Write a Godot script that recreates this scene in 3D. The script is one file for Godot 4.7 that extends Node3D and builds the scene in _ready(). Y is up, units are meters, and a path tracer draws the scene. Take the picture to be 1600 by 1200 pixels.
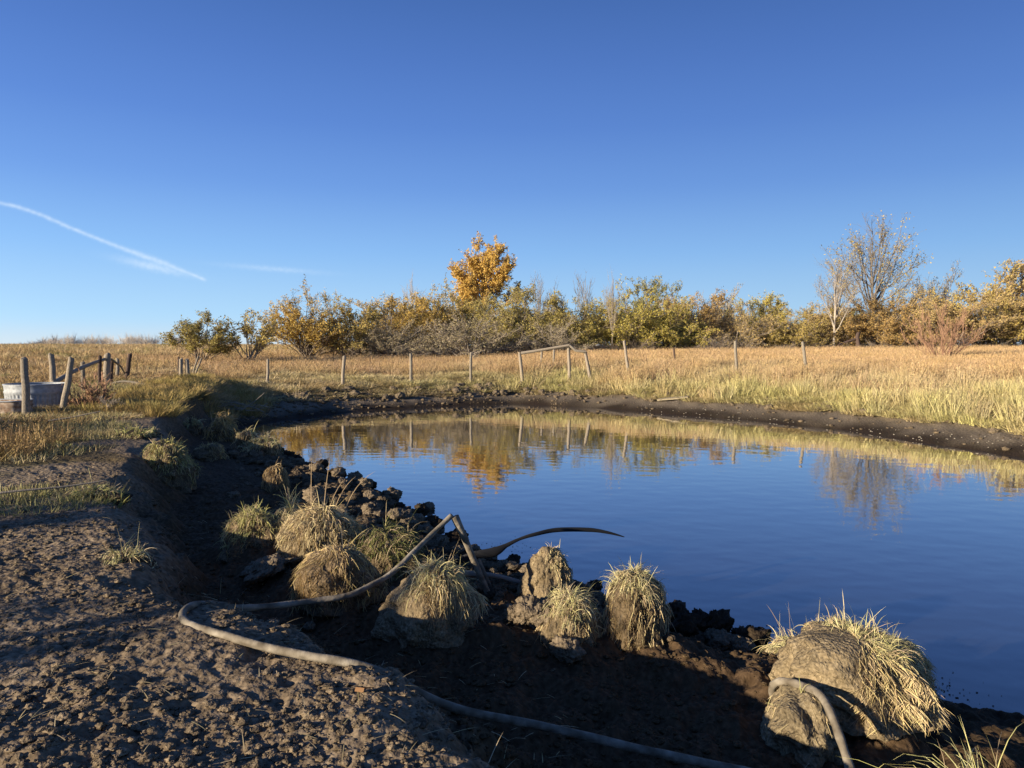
extends Node3D

var rng := RandomNumberGenerator.new()
var nz := FastNoiseLite.new()      # broad undulation
var nf := FastNoiseLite.new()      # clods
var ng := FastNoiseLite.new()      # grit
var cell := FastNoiseLite.new()    # hoof prints
var n3 := FastNoiseLite.new()      # 3-d lumps
var used := {}
var M := {}

# ---------------------------------------------------------------- naming
func numbered(called: String) -> String:
	var k: int = used.get(called, 0)
	used[called] = k + 1
	return called if k == 0 else "%s_%03d" % [called, k]

func tag(o: Node, label := "", category := "", group := "", kind := "") -> void:
	if label: o.set_meta("label", label)
	if category: o.set_meta("category", category)
	if group: o.set_meta("group", group)
	if kind: o.set_meta("kind", kind)

func thing(called: String, label: String, category: String, at := Vector3.ZERO, turn := 0.0, group := "") -> Node3D:
	var o := Node3D.new()
	o.name = numbered(called)
	add_child(o)
	o.position = at
	o.rotation.y = turn
	tag(o, label, category, group)
	return o

func part(called: String, mesh: Mesh, mat: Material, parent: Node = null, kind := "") -> MeshInstance3D:
	var o := MeshInstance3D.new()
	o.mesh = mesh
	o.material_override = mat
	if parent == null:
		o.name = numbered(called)
		add_child(o)
	else:
		o.name = called
		parent.add_child(o, true)
	if kind: o.set_meta("kind", kind)
	return o

# ---------------------------------------------------------------- mesh building
class MB:
	var v := PackedVector3Array()
	var c := PackedColorArray()
	var ix := PackedInt32Array()

	func tube(pts: Array, radii: Array, sides: int, col: Color, capped := true, rough := 0.0, seed_at := 0.0) -> void:
		var n := pts.size()
		var first := v.size()
		var up := Vector3(0.31, 0.2, 0.93)
		var t0: Vector3 = (pts[1] - pts[0]).normalized()
		var u := t0.cross(up).normalized()
		for k in n:
			var t: Vector3 = (pts[mini(k + 1, n - 1)] - pts[maxi(k - 1, 0)]).normalized()
			u = (u - t * u.dot(t)).normalized()
			var w := t.cross(u)
			var r: float = radii[k]
			for m in sides:
				var a := TAU * m / sides
				var q := r
				if rough > 0.0:
					q *= 1.0 + rough * sin(k * 1.7 + m * 2.3 + seed_at) * cos(m * 1.1 + k * 0.6 + seed_at * 2.0)
				v.append(pts[k] + (u * cos(a) + w * sin(a)) * q)
				c.append(col)
		for k in n - 1:
			for m in sides:
				var a := first + k * sides + m
				var b := first + k * sides + (m + 1) % sides
				ix.append_array([a, a + sides, b, b, a + sides, b + sides])
		if capped:
			for e in 2:
				var k := 0 if e == 0 else n - 1
				var mid := v.size()
				v.append(pts[k])
				c.append(col)
				for m in sides:
					var a := first + k * sides + m
					var b := first + k * sides + (m + 1) % sides
					ix.append_array([mid, a, b] if e == 0 else [mid, b, a])

	func blade(p: Vector3, d: Vector3, length: float, width: float, g: float, col: Color, side: Vector3, segs := 4) -> void:
		var first := v.size()
		var s := side.cross(d).normalized() * width * 0.5
		var step := length / segs
		for k in segs:
			var w := 1.0 - 0.55 * k / segs
			v.append(p - s * w)
			v.append(p + s * w)
			c.append(col)
			c.append(col)
			p += d * step
			d = (d + Vector3(0, -g, 0)).normalized()
		v.append(p)
		c.append(col)
		for k in segs - 1:
			var a := first + k * 2
			ix.append_array([a, a + 2, a + 1, a + 1, a + 2, a + 3])
		var e := first + segs * 2 - 2
		ix.append_array([e, e + 2, e + 1])

	func leaf(p: Vector3, d: Vector3, s: Vector3, col: Color) -> void:
		var f := v.size()
		v.append(p)
		v.append(p + d * 0.5 + s)
		v.append(p + d)
		v.append(p + d * 0.5 - s)
		for k in 4: c.append(col)
		ix.append_array([f, f + 1, f + 2, f, f + 2, f + 3])

	func box(at: Vector3, size: Vector3, b: Basis, col: Color) -> void:
		var f := v.size()
		for k in 8:
			v.append(at + b * (Vector3(-0.5 if k & 1 == 0 else 0.5, -0.5 if k & 2 == 0 else 0.5, -0.5 if k & 4 == 0 else 0.5) * size))
			c.append(col)
		for q in [[0, 2, 3, 1], [4, 5, 7, 6], [0, 1, 5, 4], [2, 6, 7, 3], [0, 4, 6, 2], [1, 3, 7, 5]]:
			ix.append_array([f + q[0], f + q[2], f + q[1], f + q[0], f + q[3], f + q[2]])

	func grid(rows: int, cols: int, first: int, closed: bool) -> void:
		for i in rows - 1:
			for j in (cols if closed else cols - 1):
				var a := first + i * cols + j
				var b := first + i * cols + (j + 1) % cols
				ix.append_array([a, a + cols, b, b, a + cols, b + cols])

	func mesh(smooth := false) -> ArrayMesh:
		var arr := []
		arr.resize(Mesh.ARRAY_MAX)
		arr[Mesh.ARRAY_VERTEX] = v
		arr[Mesh.ARRAY_COLOR] = c
		arr[Mesh.ARRAY_INDEX] = ix
		if smooth:
			var n := PackedVector3Array()
			n.resize(v.size())
			for k in range(0, ix.size(), 3):
				var a := ix[k]
				var b := ix[k + 1]
				var e := ix[k + 2]
				var f := (v[e] - v[a]).cross(v[b] - v[a])
				n[a] += f
				n[b] += f
				n[e] += f
			for k in n.size():
				n[k] = n[k].normalized()
			arr[Mesh.ARRAY_NORMAL] = n
		var m := ArrayMesh.new()
		m.add_surface_from_arrays(Mesh.PRIMITIVE_TRIANGLES, arr)
		return m

func rv() -> Vector3:
	return Vector3(rng.randfn(), rng.randfn(), rng.randfn()).normalized()

func lin(r: float, g: float, b: float, spread := 0.0) -> Color:
	var k := 1.0 + rng.randf_range(-spread, spread)
	return Color(r * k, g * k, b * k)

func vary(col: Color, spread: float) -> Color:
	var k := 1.0 + rng.randf_range(-spread, spread)
	return Color(col.r * k, col.g * k * (1.0 + rng.randf_range(-0.05, 0.05)), col.b * k * (1.0 + rng.randf_range(-0.12, 0.12)))

# ---------------------------------------------------------------- lie of the land
const GX := -26.0
const GZ := -46.0
const GS := 0.25
const GW := 228
const GH := 212
var dpond := PackedFloat32Array()
var dpath := PackedFloat32Array()

func distances(poly: PackedVector2Array) -> PackedFloat32Array:
	# signed distance to a closed outline, negative inside, on a 25 cm grid
	var out := PackedFloat32Array()
	out.resize(GW * GH)
	var n := poly.size()
	var ab := PackedVector2Array()
	var inv := PackedFloat32Array()
	for k in n:
		var e := poly[(k + 1) % n] - poly[k]
		ab.append(e)
		inv.append(1.0 / maxf(e.length_squared(), 1e-6))
	for j in GH:
		for i in GW:
			var p := Vector2(GX + i * GS, GZ + j * GS)
			var best := 1e9
			for k in n:
				var q := p - poly[k]
				var e := ab[k]
				q -= e * clampf(q.dot(e) * inv[k], 0.0, 1.0)
				var l := q.length_squared()
				if l < best: best = l
			best = sqrt(best)
			out[j * GW + i] = -best if Geometry2D.is_point_in_polygon(p, poly) else best
	return out

func sample(a: PackedFloat32Array, x: float, z: float) -> float:
	var fx := clampf((x - GX) / GS, 0.0, GW - 1.001)
	var fz := clampf((z - GZ) / GS, 0.0, GH - 1.001)
	var i := int(fx)
	var j := int(fz)
	var u := fx - i
	var w := fz - j
	var k := j * GW + i
	return lerpf(lerpf(a[k], a[k + 1], u), lerpf(a[k + GW], a[k + GW + 1], u), w)

func base_height(r: float) -> float:
	if r < 20.0: return 0.95
	if r < 43.0: return lerpf(0.95, 1.35, (r - 20.0) / 23.0)
	if r < 60.0: return lerpf(1.35, 1.75, (r - 43.0) / 17.0)
	if r < 90.0: return lerpf(1.75, 2.1, (r - 60.0) / 30.0)
	if r < 170.0: return lerpf(2.1, 2.55, (r - 90.0) / 80.0)
	return lerpf(2.55, 1.5, smoothstep(170.0, 1200.0, r))

func curve(t: float, stops: Array) -> float:
	if t <= stops[0][0]: return stops[0][1]
	for k in range(1, stops.size()):
		if t < stops[k][0]:
			return lerpf(stops[k - 1][1], stops[k][1], (t - stops[k - 1][0]) / (stops[k][0] - stops[k - 1][0]))
	return stops[-1][1]

const BANK := [[0.0, 0.0], [0.5, 0.13], [1.5, 0.3], [2.3, 0.42], [3.5, 0.58], [5.5, 0.75], [9.0, 0.9], [16.0, 1.0]]
const LOW := [[0.0, 0.0], [0.4, 0.2], [1.0, 0.3], [2.0, 0.36], [4.0, 0.42]]

const RIDGE := [Vector2(-2.7, -7.1), Vector2(-1.5, -5.8), Vector2(-0.5, -5.0), Vector2(0.9, -4.85), Vector2(2.0, -4.15)]

var g_d := 0.0   # set by H for whoever asks: distance from the water, into the path, and which side
var g_s := 0.0
var g_near := 0.0

func H(x: float, z: float, fine := true) -> float:
	var r := sqrt(x * x + z * z)
	var w := nz.get_noise_2d(x, z)
	var d := sample(dpond, x, z) + w * 0.25
	var s := -sample(dpath, x, z) + w * 0.18 + nf.get_noise_2d(x * 0.6, z * 0.6) * 0.16
	var near := smoothstep(-1.0, 1.0, z + 21.5 - (x + 9.0) * 0.595)
	g_d = d
	g_s = s
	g_near = near
	if d < 0.0:
		return maxf(-1.0, d * 0.4)
	var base := base_height(r) + w * 0.10 * smoothstep(14.0, 60.0, r)
	var low: float = curve(d, LOW) if near > 0.0 else 0.0
	if near > 0.0 and r < 9.5:
		# low broken ridge that the row of tussocks grows on
		var q := Vector2(x, z)
		var best := 9.0
		for k in RIDGE.size() - 1:
			best = minf(best, Geometry2D.get_closest_point_to_segment(q, RIDGE[k], RIDGE[k + 1]).distance_squared_to(q))
		low += (0.15 + 0.10 * nf.get_noise_2d(x * 0.7, z * 0.7)) * exp(-best / 0.11)
	var far: float = base * curve(d, BANK)
	var h := lerpf(far, low, near)
	var k := smoothstep(-0.75, 0.06, s)
	h = lerpf(h, base + w * 0.05, k)
	if fine and r < 60.0:
		var fade := 1.0 - smoothstep(10.0, 26.0, r)
		if near > 0.4 or s > -1.0:
			var a := nf.get_noise_2d(x, z)
			var b := ng.get_noise_2d(x, z)
			if s > -0.35:
				var c := cell.get_noise_2d(x + a * 0.05, z + b * 0.05)   # -1 at a print's centre
				h += (a * 0.011 + b * 0.013 - smoothstep(-0.72, -0.95, c) * 0.032 * smoothstep(-0.2, 0.2, nz.get_noise_2d(x * 2.2 + 5.0, z * 2.2))) * fade
				h += 0.05 * maxf(0.0, nf.get_noise_2d(x * 0.35 + 7.0, z * 0.35)) * fade
			else:
				h += (a * 0.06 + b * 0.03) * fade
				h += 0.08 * absf(nf.get_noise_2d(x * 0.45, z * 0.45)) * smoothstep(0.0, 0.5, d) * fade
		elif d > 0.0:
			var a := nf.get_noise_2d(x * 0.5, z * 0.5)
			h += a * 0.08 * smoothstep(0.2, 1.6, d)
			h += absf(nf.get_noise_2d(x * 0.8, z * 0.8)) * 0.18 * smoothstep(1.4, 2.0, d) * (1.0 - smoothstep(2.4, 3.4, d)) * smoothstep(2.0, -3.0, x)
	return h

func ground() -> void:
	var mb := MB.new()
	var radii := []
	var r := 0.5
	while r < 2.2:
		radii.append(r)
		r *= 1.2
	r = 2.2
	while r < 12.0:
		radii.append(r)
		r *= 1.0062
	while r < 60.0:
		radii.append(r)
		r *= 1.013
	while r < 2600.0:
		radii.append(r)
		r *= 1.07
	radii.append(2600.0)
	var angles := []
	for k in 481: angles.append(deg_to_rad(-48.0 + k * 0.2))
	for k in range(1, 66): angles.append(deg_to_rad(48.0 + k * 4.0))
	var cols := angles.size()
	var sn := PackedFloat32Array()
	var cs := PackedFloat32Array()
	for a in angles:
		sn.append(sin(a))
		cs.append(cos(a))
	for rr in radii:
		for j in cols:
			var x: float = rr * sn[j]
			var z: float = -rr * cs[j]
			var h := H(x, z)
			mb.v.append(Vector3(x, h, z))
			mb.c.append(ground_colour(x, z, rr))
	mb.grid(radii.size(), cols, 0, true)
	var mid := mb.v.size()
	mb.v.append(Vector3(0, 0.95, 0))
	mb.c.append(Color(0.15, 0.11, 0.07))
	for j in cols:
		mb.ix.append_array([mid, j, (j + 1) % cols])
	var o := part("ground", mb.mesh(true), M.soil)
	o.set_meta("kind", "structure")

func ground_colour(x: float, z: float, r: float) -> Color:
	var d := g_d
	var s := g_s
	var w := nz.get_noise_2d(x * 1.7 + 40.0, z * 1.7)
	var w2 := nf.get_noise_2d(x * 0.5 + 9.0, z * 0.5)
	var mud := Color(0.38, 0.295, 0.2).lerp(Color(0.26, 0.195, 0.125), clampf(0.5 + w, 0.0, 1.0))
	var dark := Color(0.135, 0.09, 0.048)
	var wet := Color(0.05, 0.035, 0.021)
	var straw := Color(0.33, 0.235, 0.11).lerp(Color(0.24, 0.17, 0.075), clampf(0.5 + w2 * 1.2, 0.0, 1.0))
	var turf := Color(0.09, 0.095, 0.035).lerp(Color(0.16, 0.12, 0.06), clampf(0.5 + w * 1.4, 0.0, 1.0))
	var near_col := wet.lerp(dark, smoothstep(0.1, 1.2, d))
	var far_col := wet.lerp(Color(0.32, 0.26, 0.185), smoothstep(0.1, 1.3, d + w * 0.6)).lerp(straw, smoothstep(2.2, 3.4, d + w))
	var c := far_col.lerp(near_col, g_near)
	var high := mud.lerp(turf, smoothstep(8.0, 12.0, r + w * 4.0) * smoothstep(0.3, -0.2, absf(s - 1.6) - 0.9 - w * 1.5) + smoothstep(0.2, 1.2, s - 2.2) * smoothstep(6.5, 9.0, r))
	high = high.lerp(straw, smoothstep(17.0, 24.0, r))
	return c.lerp(high, smoothstep(-0.6, 0.0, s))

# ---------------------------------------------------------------- scattering
func scatter(called: String, mesh: Mesh, mat: Material, at: PackedFloat32Array, label: String, category: String) -> void:
	var mm := MultiMesh.new()
	mm.transform_format = MultiMesh.TRANSFORM_3D
	mm.use_colors = true
	mm.mesh = mesh
	mm.instance_count = at.size() / 16
	mm.buffer = at
	var o := MultiMeshInstance3D.new()
	o.multimesh = mm
	o.material_override = mat
	o.name = numbered(called)
	add_child(o)
	tag(o, label, category, "", "stuff")

func put(at: PackedFloat32Array, p: Vector3, turn: float, sx: float, sy: float, col: Color, lean := 0.0) -> void:
	var c := cos(turn) * sx
	var s := sin(turn) * sx
	at.append_array([c, lean * sy, s, p.x, 0.0, sy, 0.0, p.y, -s, lean * 0.4 * sy, c, p.z, col.r, col.g, col.b, 1.0])

func clump(n: int, radius: float, hmin: float, hmax: float, lean: float, width: float, g: float, segs := 3, head := 0.0) -> ArrayMesh:
	var mb := MB.new()
	for k in n:
		var a := rng.randf() * TAU
		var q := sqrt(rng.randf()) * radius
		var p := Vector3(cos(a) * q, -0.03, sin(a) * q)
		var d := (Vector3(cos(a) * lean * rng.randf(), 1.0, sin(a) * lean * rng.randf()) + rv() * 0.18).normalized()
		var k2 := rng.randf_range(0.7, 1.25)
		var l := rng.randf_range(hmin, hmax)
		var col := Color(k2, k2 * rng.randf_range(0.95, 1.03), k2 * rng.randf_range(0.85, 1.1))
		mb.blade(p, d, l, width * rng.randf_range(0.7, 1.3), g * rng.randf_range(0.4, 1.3), col, rv(), segs)
		if head > 0.0 and rng.randf() < 0.3:
			var top := p + d * l * 0.82
			for m in 4:
				var e := (d + rv() * 0.5).normalized()
				mb.leaf(top + d * m * head * 0.22, e * head * 0.5, rv() * head * 0.1, Color(1.0, 0.95, 0.9) * k2)
	return mb.mesh()

# ---------------------------------------------------------------- plants
func bez(a: Vector3, b: Vector3, c: Vector3, t: float) -> Vector3:
	return a.lerp(b, t).lerp(b.lerp(c, t), t)

func plant(seed_at: int, o: Dictionary) -> Dictionary:
	# woody plant: stems reach for points on an uneven dome, carry branches, twigs and leaves
	rng.seed = seed_at
	var wood := MB.new()
	var fine := MB.new()
	var green := MB.new()
	var h: float = o.h
	var w: float = o.w * 0.5
	var low: float = o.get("low", 0.25)
	var trunk: float = o.get("trunk", 0.0)
	var rad: float = o.get("rad", 0.045)
	var up: float = o.get("up", 0.5)
	var ls: float = o.get("leaf", 0.1)
	var bark := Color(1, 1, 1)
	var spine := []
	if trunk > 0.0:
		var rr := []
		var p := Vector3(0, -0.2, 0)
		for k in 9:
			spine.append(p)
			rr.append(rad * 2.2 * (1.0 - 0.09 * k) + 0.004)
			p += Vector3(rng.randfn() * 0.025, 1, rng.randfn() * 0.025) * h * trunk / 8.0
		wood.tube(spine, rr, 7, bark)
	for s in int(o.stems):
		var az := TAU * (s + rng.randf() * 0.9) / float(o.stems) * 2.618
		var el := asin(clampf(rng.randf_range(low * 0.6, 1.0), 0.0, 1.0))
		var reach := rng.randf_range(0.7, 1.0) if rng.randf() < 0.3 else rng.randf_range(0.88, 1.06)
		var end := Vector3(cos(az) * cos(el) * w * reach, h * (low + (1.0 - low) * sin(el) * reach), sin(az) * cos(el) * w * reach)
		var start := Vector3(rng.randfn() * 0.14, -0.1, rng.randfn() * 0.14)
		var bend := Vector3(end.x * 0.35, end.y * 0.62, end.z * 0.35)
		if trunk > 0.0:
			var f := clampf(end.y / (h * trunk) * rng.randf_range(0.35, 0.75), 0.18, 0.97) * 8.0
			start = spine[int(f)].lerp(spine[mini(int(f) + 1, 8)], f - int(f))
			bend = start + (end - start) * Vector3(0.55, 0.35, 0.55)
		var pts := []
		var rr := []
		for k in 6:
			var t := k / 5.0
			pts.append(bez(start, bend, end, t) + rv() * 0.05 * (1.0 if k > 0 else 0.0))
			rr.append(rad * (1.0 - 0.85 * t) + 0.004)
		wood.tube(pts, rr, 5, bark, false)
		var leafy := 0.0 if rng.randf() < o.get("bare", 0.0) else rng.randf_range(0.6, 1.3)
		for b in int(o.branches):
			var t := rng.randf_range(0.35, 1.0)
			var p0 := bez(start, bend, end, t)
			var tan := (bez(start, bend, end, minf(t + 0.05, 1.05)) - p0).normalized()
			var d := (tan * 0.7 + rv() * 0.8 + Vector3(0, up, 0) + Vector3(p0.x, 0, p0.z).normalized() * 0.3).normalized()
			var l: float = h * rng.randf_range(0.12, 0.26) * o.get("blen", 1.0)
			var mid := p0 + d * l * 0.5 + rv() * l * 0.07
			var tip := p0 + d * l + Vector3(0, up * l * 0.15, 0)
			fine.tube([p0, mid, tip], [0.016 * rad / 0.045, 0.011, 0.005], 3, bark, false)
			for q in int(o.twigs):
				var f := rng.randf_range(0.15, 1.0)
				var a := p0.lerp(mid, f * 2.0) if f < 0.5 else mid.lerp(tip, f * 2.0 - 1.0)
				var e := (d * 0.6 + rv() * 0.75 + Vector3(0, up * 0.9, 0)).normalized()
				var tl: float = h * rng.randf_range(0.06, 0.13) * o.get("blen", 1.0)
				fine.tube([a, a + e * tl * 0.5 + rv() * tl * 0.06, a + e * tl], [0.008, 0.006, 0.003], 3, bark, false)
				if a.y < h * o.get("leaf_from", 0.2) and rng.randf() < 0.8: continue
				var side: float = o.get("only", 0.0)
				if side != 0.0 and (a.x * side < w * 0.1 or a.y > h * 0.8): continue
				var count := int(float(o.leaves) * leafy * rng.randf_range(0.5, 1.4))
				for z in count:
					var at := a + e * tl * rng.randf_range(0.1, 1.1) + rv() * ls * 0.7
					var dir := (rv() + e * 0.5 + Vector3(0, -0.1, 0)).normalized() * ls * rng.randf_range(0.7, 1.4)
					var k := rng.randf_range(0.65, 1.3)
					green.leaf(at, dir, rv() * ls * 0.3, Color(k, k * rng.randf_range(0.9, 1.08), k * rng.randf_range(0.8, 1.1)))
	return {"wood": wood.mesh(true), "fine": fine.mesh(), "green": green.mesh() if green.v.size() else null, "h": h, "w": float(o.w)}

func stand(called: String, label: String, category: String, p: Dictionary, x: float, z: float, h: float, w: float, leaf: Material, bark: Material, group := "", turn := -1.0) -> Node3D:
	var o := thing(called, label, category, Vector3(x, H(x, z, false) - 0.05, z), rng.randf() * TAU if turn < 0.0 else turn, group)
	o.scale = Vector3(w / p.w, h / p.h, w / p.w)
	part("trunk", p.wood, bark, o)
	part("twigs", p.fine, bark, o, "stuff")
	if p.green and leaf: part("crown", p.green, leaf, o, "stuff")
	return o

# ---------------------------------------------------------------- tussocks and clods
func lump(t: float, a: float, rx: float, rz: float, h: float, lean: Vector2, sd: float, rough: float, steep: float) -> Vector3:
	var q := pow(maxf(0.0, 1.0 - pow(t, steep)), 0.5) * (1.0 + 0.12 * (1.0 - t))
	var p := Vector3(cos(a) * rx * q, t * h, sin(a) * rz * q)
	var k := n3.get_noise_3d(p.x * 1.0 / maxf(rx, 0.1) * 0.9 + sd, p.y * 2.6 + sd, p.z / maxf(rz, 0.1) * 0.9) * rough
	var k2 := n3.get_noise_3d(p.x * 9.0 + sd, p.y * 9.0, p.z * 9.0 + sd) * (0.05 + rough * 0.35) - 0.06 * pow(1.0 - absf(n3.get_noise_3d(p.x * 5.0 + k * 3.0, p.y * 5.0 + sd, p.z * 5.0)), 18.0)
	var e := 1.0 + k + k2
	return Vector3(p.x * e + lean.x * t * h, p.y * (1.0 + k * 0.35), p.z * e + lean.y * t * h)

func tussock(label: String, x: float, z: float, w: float, dp: float, top: float, o: Dictionary) -> void:
	rng.seed = int(absf(x * 733.0 + z * 911.0)) + 5
	var ground_y := H(x, z, false) - 0.06
	var t := thing("grass_tussock", label, "tussock", Vector3(x, ground_y, z))
	var L: float = o.get("len", 0.22)
	var h: float = maxf(0.12, top - ground_y - L * o.get("rise", 0.35))
	var rx := w * 0.5
	var rz := dp * 0.5
	var lean: Vector2 = o.get("lean", Vector2.ZERO)
	var steep: float = o.get("steep", 2.4)
	var rough: float = o.get("rough", 0.42)
	var sd := x * 13.7 + z * 5.1
	var soil: Color = o.get("soil", Color(0.27, 0.205, 0.125))
	var mb := MB.new()
	var rows := 46
	var cols := 88
	for i in rows:
		var tt := sin(float(i) / (rows - 1) * PI * 0.5)
		for j in cols:
			var p := lump(tt, TAU * -j / cols, rx, rz, h, lean, sd, rough, steep)
			mb.v.append(p)
			var k := 0.85 + 0.5 * n3.get_noise_3d(p.x * 4.0, p.y * 4.0 + sd, p.z * 4.0)
			mb.c.append(Color(soil.r * k, soil.g * k, soil.b * k))
	for i in rows - 1:
		for j in cols:
			var a := i * cols + j
			var b := i * cols + (j + 1) % cols
			mb.ix.append_array([a, b, a + cols, b, b + cols, a + cols])
	part("soil", mb.mesh(true), M.earth, t)
	var gr := MB.new()
	var c1: Color = o.get("c1", Color(0.52, 0.43, 0.24))
	var c2: Color = o.get("c2", Color(0.3, 0.3, 0.09))
	var tmin: float = o.get("tmin", 0.6)
	var arc: Array = o.get("arc", [0.0, TAU])
	# blades stand in matted tufts of unlike length and lean
	var tufts := []
	for k in maxi(6, int(o.get("n", 700)) / 16):
		var a := rng.randf_range(arc[0], arc[1])
		var outw := Vector3(cos(a), 0, sin(a))
		var d: Vector3 = outw * rng.randf_range(0.1, 1.1) * float(o.get("out", 0.9)) + Vector3(0, rng.randf_range(0.3, 1.0), 0) + rv() * 0.45
		tufts.append([lerpf(tmin, 1.0, sqrt(rng.randf())), a, d.normalized(), rng.randf_range(0.55, 1.3), rng.randf()])
	for k in int(o.get("n", 700)):
		var u: Array = tufts[rng.randi() % tufts.size()]
		var tt := clampf(u[0] + rng.randfn() * 0.04, 0.0, 1.0)
		var a: float = u[1] + rng.randfn() * 0.16
		var p := lump(tt, a, rx, rz, h, lean, sd, rough, steep) * 0.985
		var d: Vector3 = (u[2] + rv() * 0.38).normalized()
		var mixed := clampf(u[4] * 0.6 + rng.randf() * 0.4, 0.0, 1.0)
		var col := vary(c1.lerp(c2, mixed), 0.3)
		if rng.randf() < 0.25: col = vary(Color(0.42, 0.32, 0.19), 0.3)
		var l: float = L * u[3] * (0.3 + 1.0 * pow(rng.randf(), 1.4))
		var droop := rng.randf_range(0.25, 1.0)
		if rng.randf() < 0.03:
			d = (d + Vector3(0, 1.2, 0)).normalized()
			l *= 1.35
			droop = 0.15
		gr.blade(p, d, l, o.get("wid", 0.007) * rng.randf_range(0.6, 1.15), droop, col, rv(), 5)
	for k in int(o.get("thatch", 400)):
		# dead blades hanging down the sides
		var tt := lerpf(o.get("hmin", 0.15), 0.98, rng.randf())
		var a := rng.randf_range(arc[0], arc[1])
		if o.has("hang"): a = rng.randf_range(o.hang[0], o.hang[1])
		var p := lump(tt, a, rx, rz, h, lean, sd, rough, steep)
		var q := lump(maxf(tt - 0.1, 0.0), a + rng.randf_range(-0.12, 0.12), rx, rz, h, lean, sd, rough, steep)
		var outw := Vector3(cos(a), 0.15, sin(a))
		p += outw * rng.randf_range(0.004, 0.018)
		var d := ((q - p).normalized() + outw * rng.randf_range(0.05, 0.4) + rv() * 0.22).normalized()
		gr.blade(p, d, L * rng.randf_range(0.4, 1.1), o.get("wid", 0.007) * rng.randf_range(0.6, 1.1), 0.12, vary(c1.lerp(Color(0.42, 0.31, 0.16), rng.randf()), 0.3), outw.cross(Vector3.UP) + rv() * 0.5, 4)
	part("grass", gr.mesh(), M.blade, t, "stuff")

func clod_mesh(sd: float, rough := 0.5, seg := 28, rings := 15) -> ArrayMesh:
	var s := SphereMesh.new()
	s.radius = 1.0
	s.height = 2.0
	s.radial_segments = seg
	s.rings = rings
	var a := s.get_mesh_arrays()
	var v: PackedVector3Array = a[Mesh.ARRAY_VERTEX]
	var c := PackedColorArray()
	for k in v.size():
		var p := v[k]
		var e := 1.0 + rough * n3.get_noise_3d(p.x * 1.3 + sd, p.y * 1.3, p.z * 1.3) + rough * 1.1 * absf(n3.get_noise_3d(p.x * 2.6, p.y * 2.6 + sd, p.z * 2.6)) + 0.22 * n3.get_noise_3d(p.x * 8.0, p.y * 8.0 + sd, p.z * 8.0)
		v[k] = p * Vector3(1.0, 0.8, 0.9) * e
		var g := 0.9 + 0.5 * n3.get_noise_3d(p.x * 2.0 + sd, p.y * 2.0, p.z * 2.0)
		c.append(Color(g, g, g))
	a[Mesh.ARRAY_VERTEX] = v
	a[Mesh.ARRAY_COLOR] = c
	a[Mesh.ARRAY_TANGENT] = null
	a[Mesh.ARRAY_TEX_UV] = null
	var m := ArrayMesh.new()
	m.add_surface_from_arrays(Mesh.PRIMITIVE_TRIANGLES, a)
	var st := SurfaceTool.new()
	st.create_from(m, 0)
	st.generate_normals()
	return st.commit()

var clods := []
func clod(called: String, label: String, x: float, z: float, size: float, mat: Material, group := "", sink := 0.35, flat := 1.0) -> void:
	var o := part(called, clods[rng.randi() % clods.size()], mat)
	o.position = Vector3(x, H(x, z, false) + size * (1.0 - sink) * 0.6 * flat, z)
	o.rotation = Vector3(rng.randf_range(-0.4, 0.4), rng.randf() * TAU, rng.randf_range(-0.4, 0.4))
	o.scale = Vector3(size, size * rng.randf_range(0.75, 1.0) * flat, size * rng.randf_range(0.8, 1.1))
	tag(o, label, "clod", group)

# ---------------------------------------------------------------- timber
func stick(pts: Array, r0: float, r1: float, sides := 10, rough := 0.1) -> ArrayMesh:
	var mb := MB.new()
	var rr := []
	for k in pts.size(): rr.append(lerpf(r0, r1, float(k) / (pts.size() - 1)))
	var p := pts.duplicate()
	mb.tube(p, rr, sides, Color(1, 1, 1), true, rough, r0 * 100.0)
	return mb.mesh(false if sides < 9 else true)

func smooth_path(pts: Array, per := 6) -> Array:
	var out := []
	var n := pts.size()
	for k in n - 1:
		for m in per:
			var t := float(m) / per
			out.append((pts[k] as Vector3).cubic_interpolate(pts[k + 1], pts[maxi(k - 1, 0)], pts[mini(k + 2, n - 1)], t))
	out.append(pts[n - 1])
	return out

func post(label: String, x: float, z: float, top: Vector3, r: float, mat: Material, group: String) -> void:
	var y := H(x, z, false) - 0.25
	var o := thing("fence_post", label, "post", Vector3(x, y, z), 0.0, group)
	var d := top - o.position
	var pts := []
	for k in 6:
		pts.append(d * k / 5.0 + Vector3(sin(k * 1.9 + x) * 0.008, 0, cos(k * 2.3 + z) * 0.008))
	pts.append(d * 1.006)
	var mb := MB.new()
	mb.tube(pts, [r * 1.06, r * 1.04, r, r * 0.98, r * 0.96, r * 0.94, r * 0.75], 12, Color(1, 1, 1), true, 0.06, x)
	part("shaft", mb.mesh(true), mat, o)

# ---------------------------------------------------------------- materials
func noise_tex(freq: float, octaves: int, lo: Color, hi: Color, size := 512, kind := FastNoiseLite.TYPE_SIMPLEX_SMOOTH, sd := 3) -> NoiseTexture2D:
	var n := FastNoiseLite.new()
	n.seed = sd
	n.noise_type = kind
	n.frequency = freq
	n.fractal_octaves = octaves
	var t := NoiseTexture2D.new()
	t.width = size
	t.height = size
	t.seamless = true
	t.noise = n
	var g := Gradient.new()
	g.set_color(0, lo)
	g.set_color(1, hi)
	t.color_ramp = g
	return t

func mat(col: Color, rough := 0.95) -> StandardMaterial3D:
	var m := StandardMaterial3D.new()
	m.albedo_color = col.linear_to_srgb()
	m.roughness = rough
	m.metallic_specular = 0.25
	m.vertex_color_use_as_albedo = true
	return m

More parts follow.
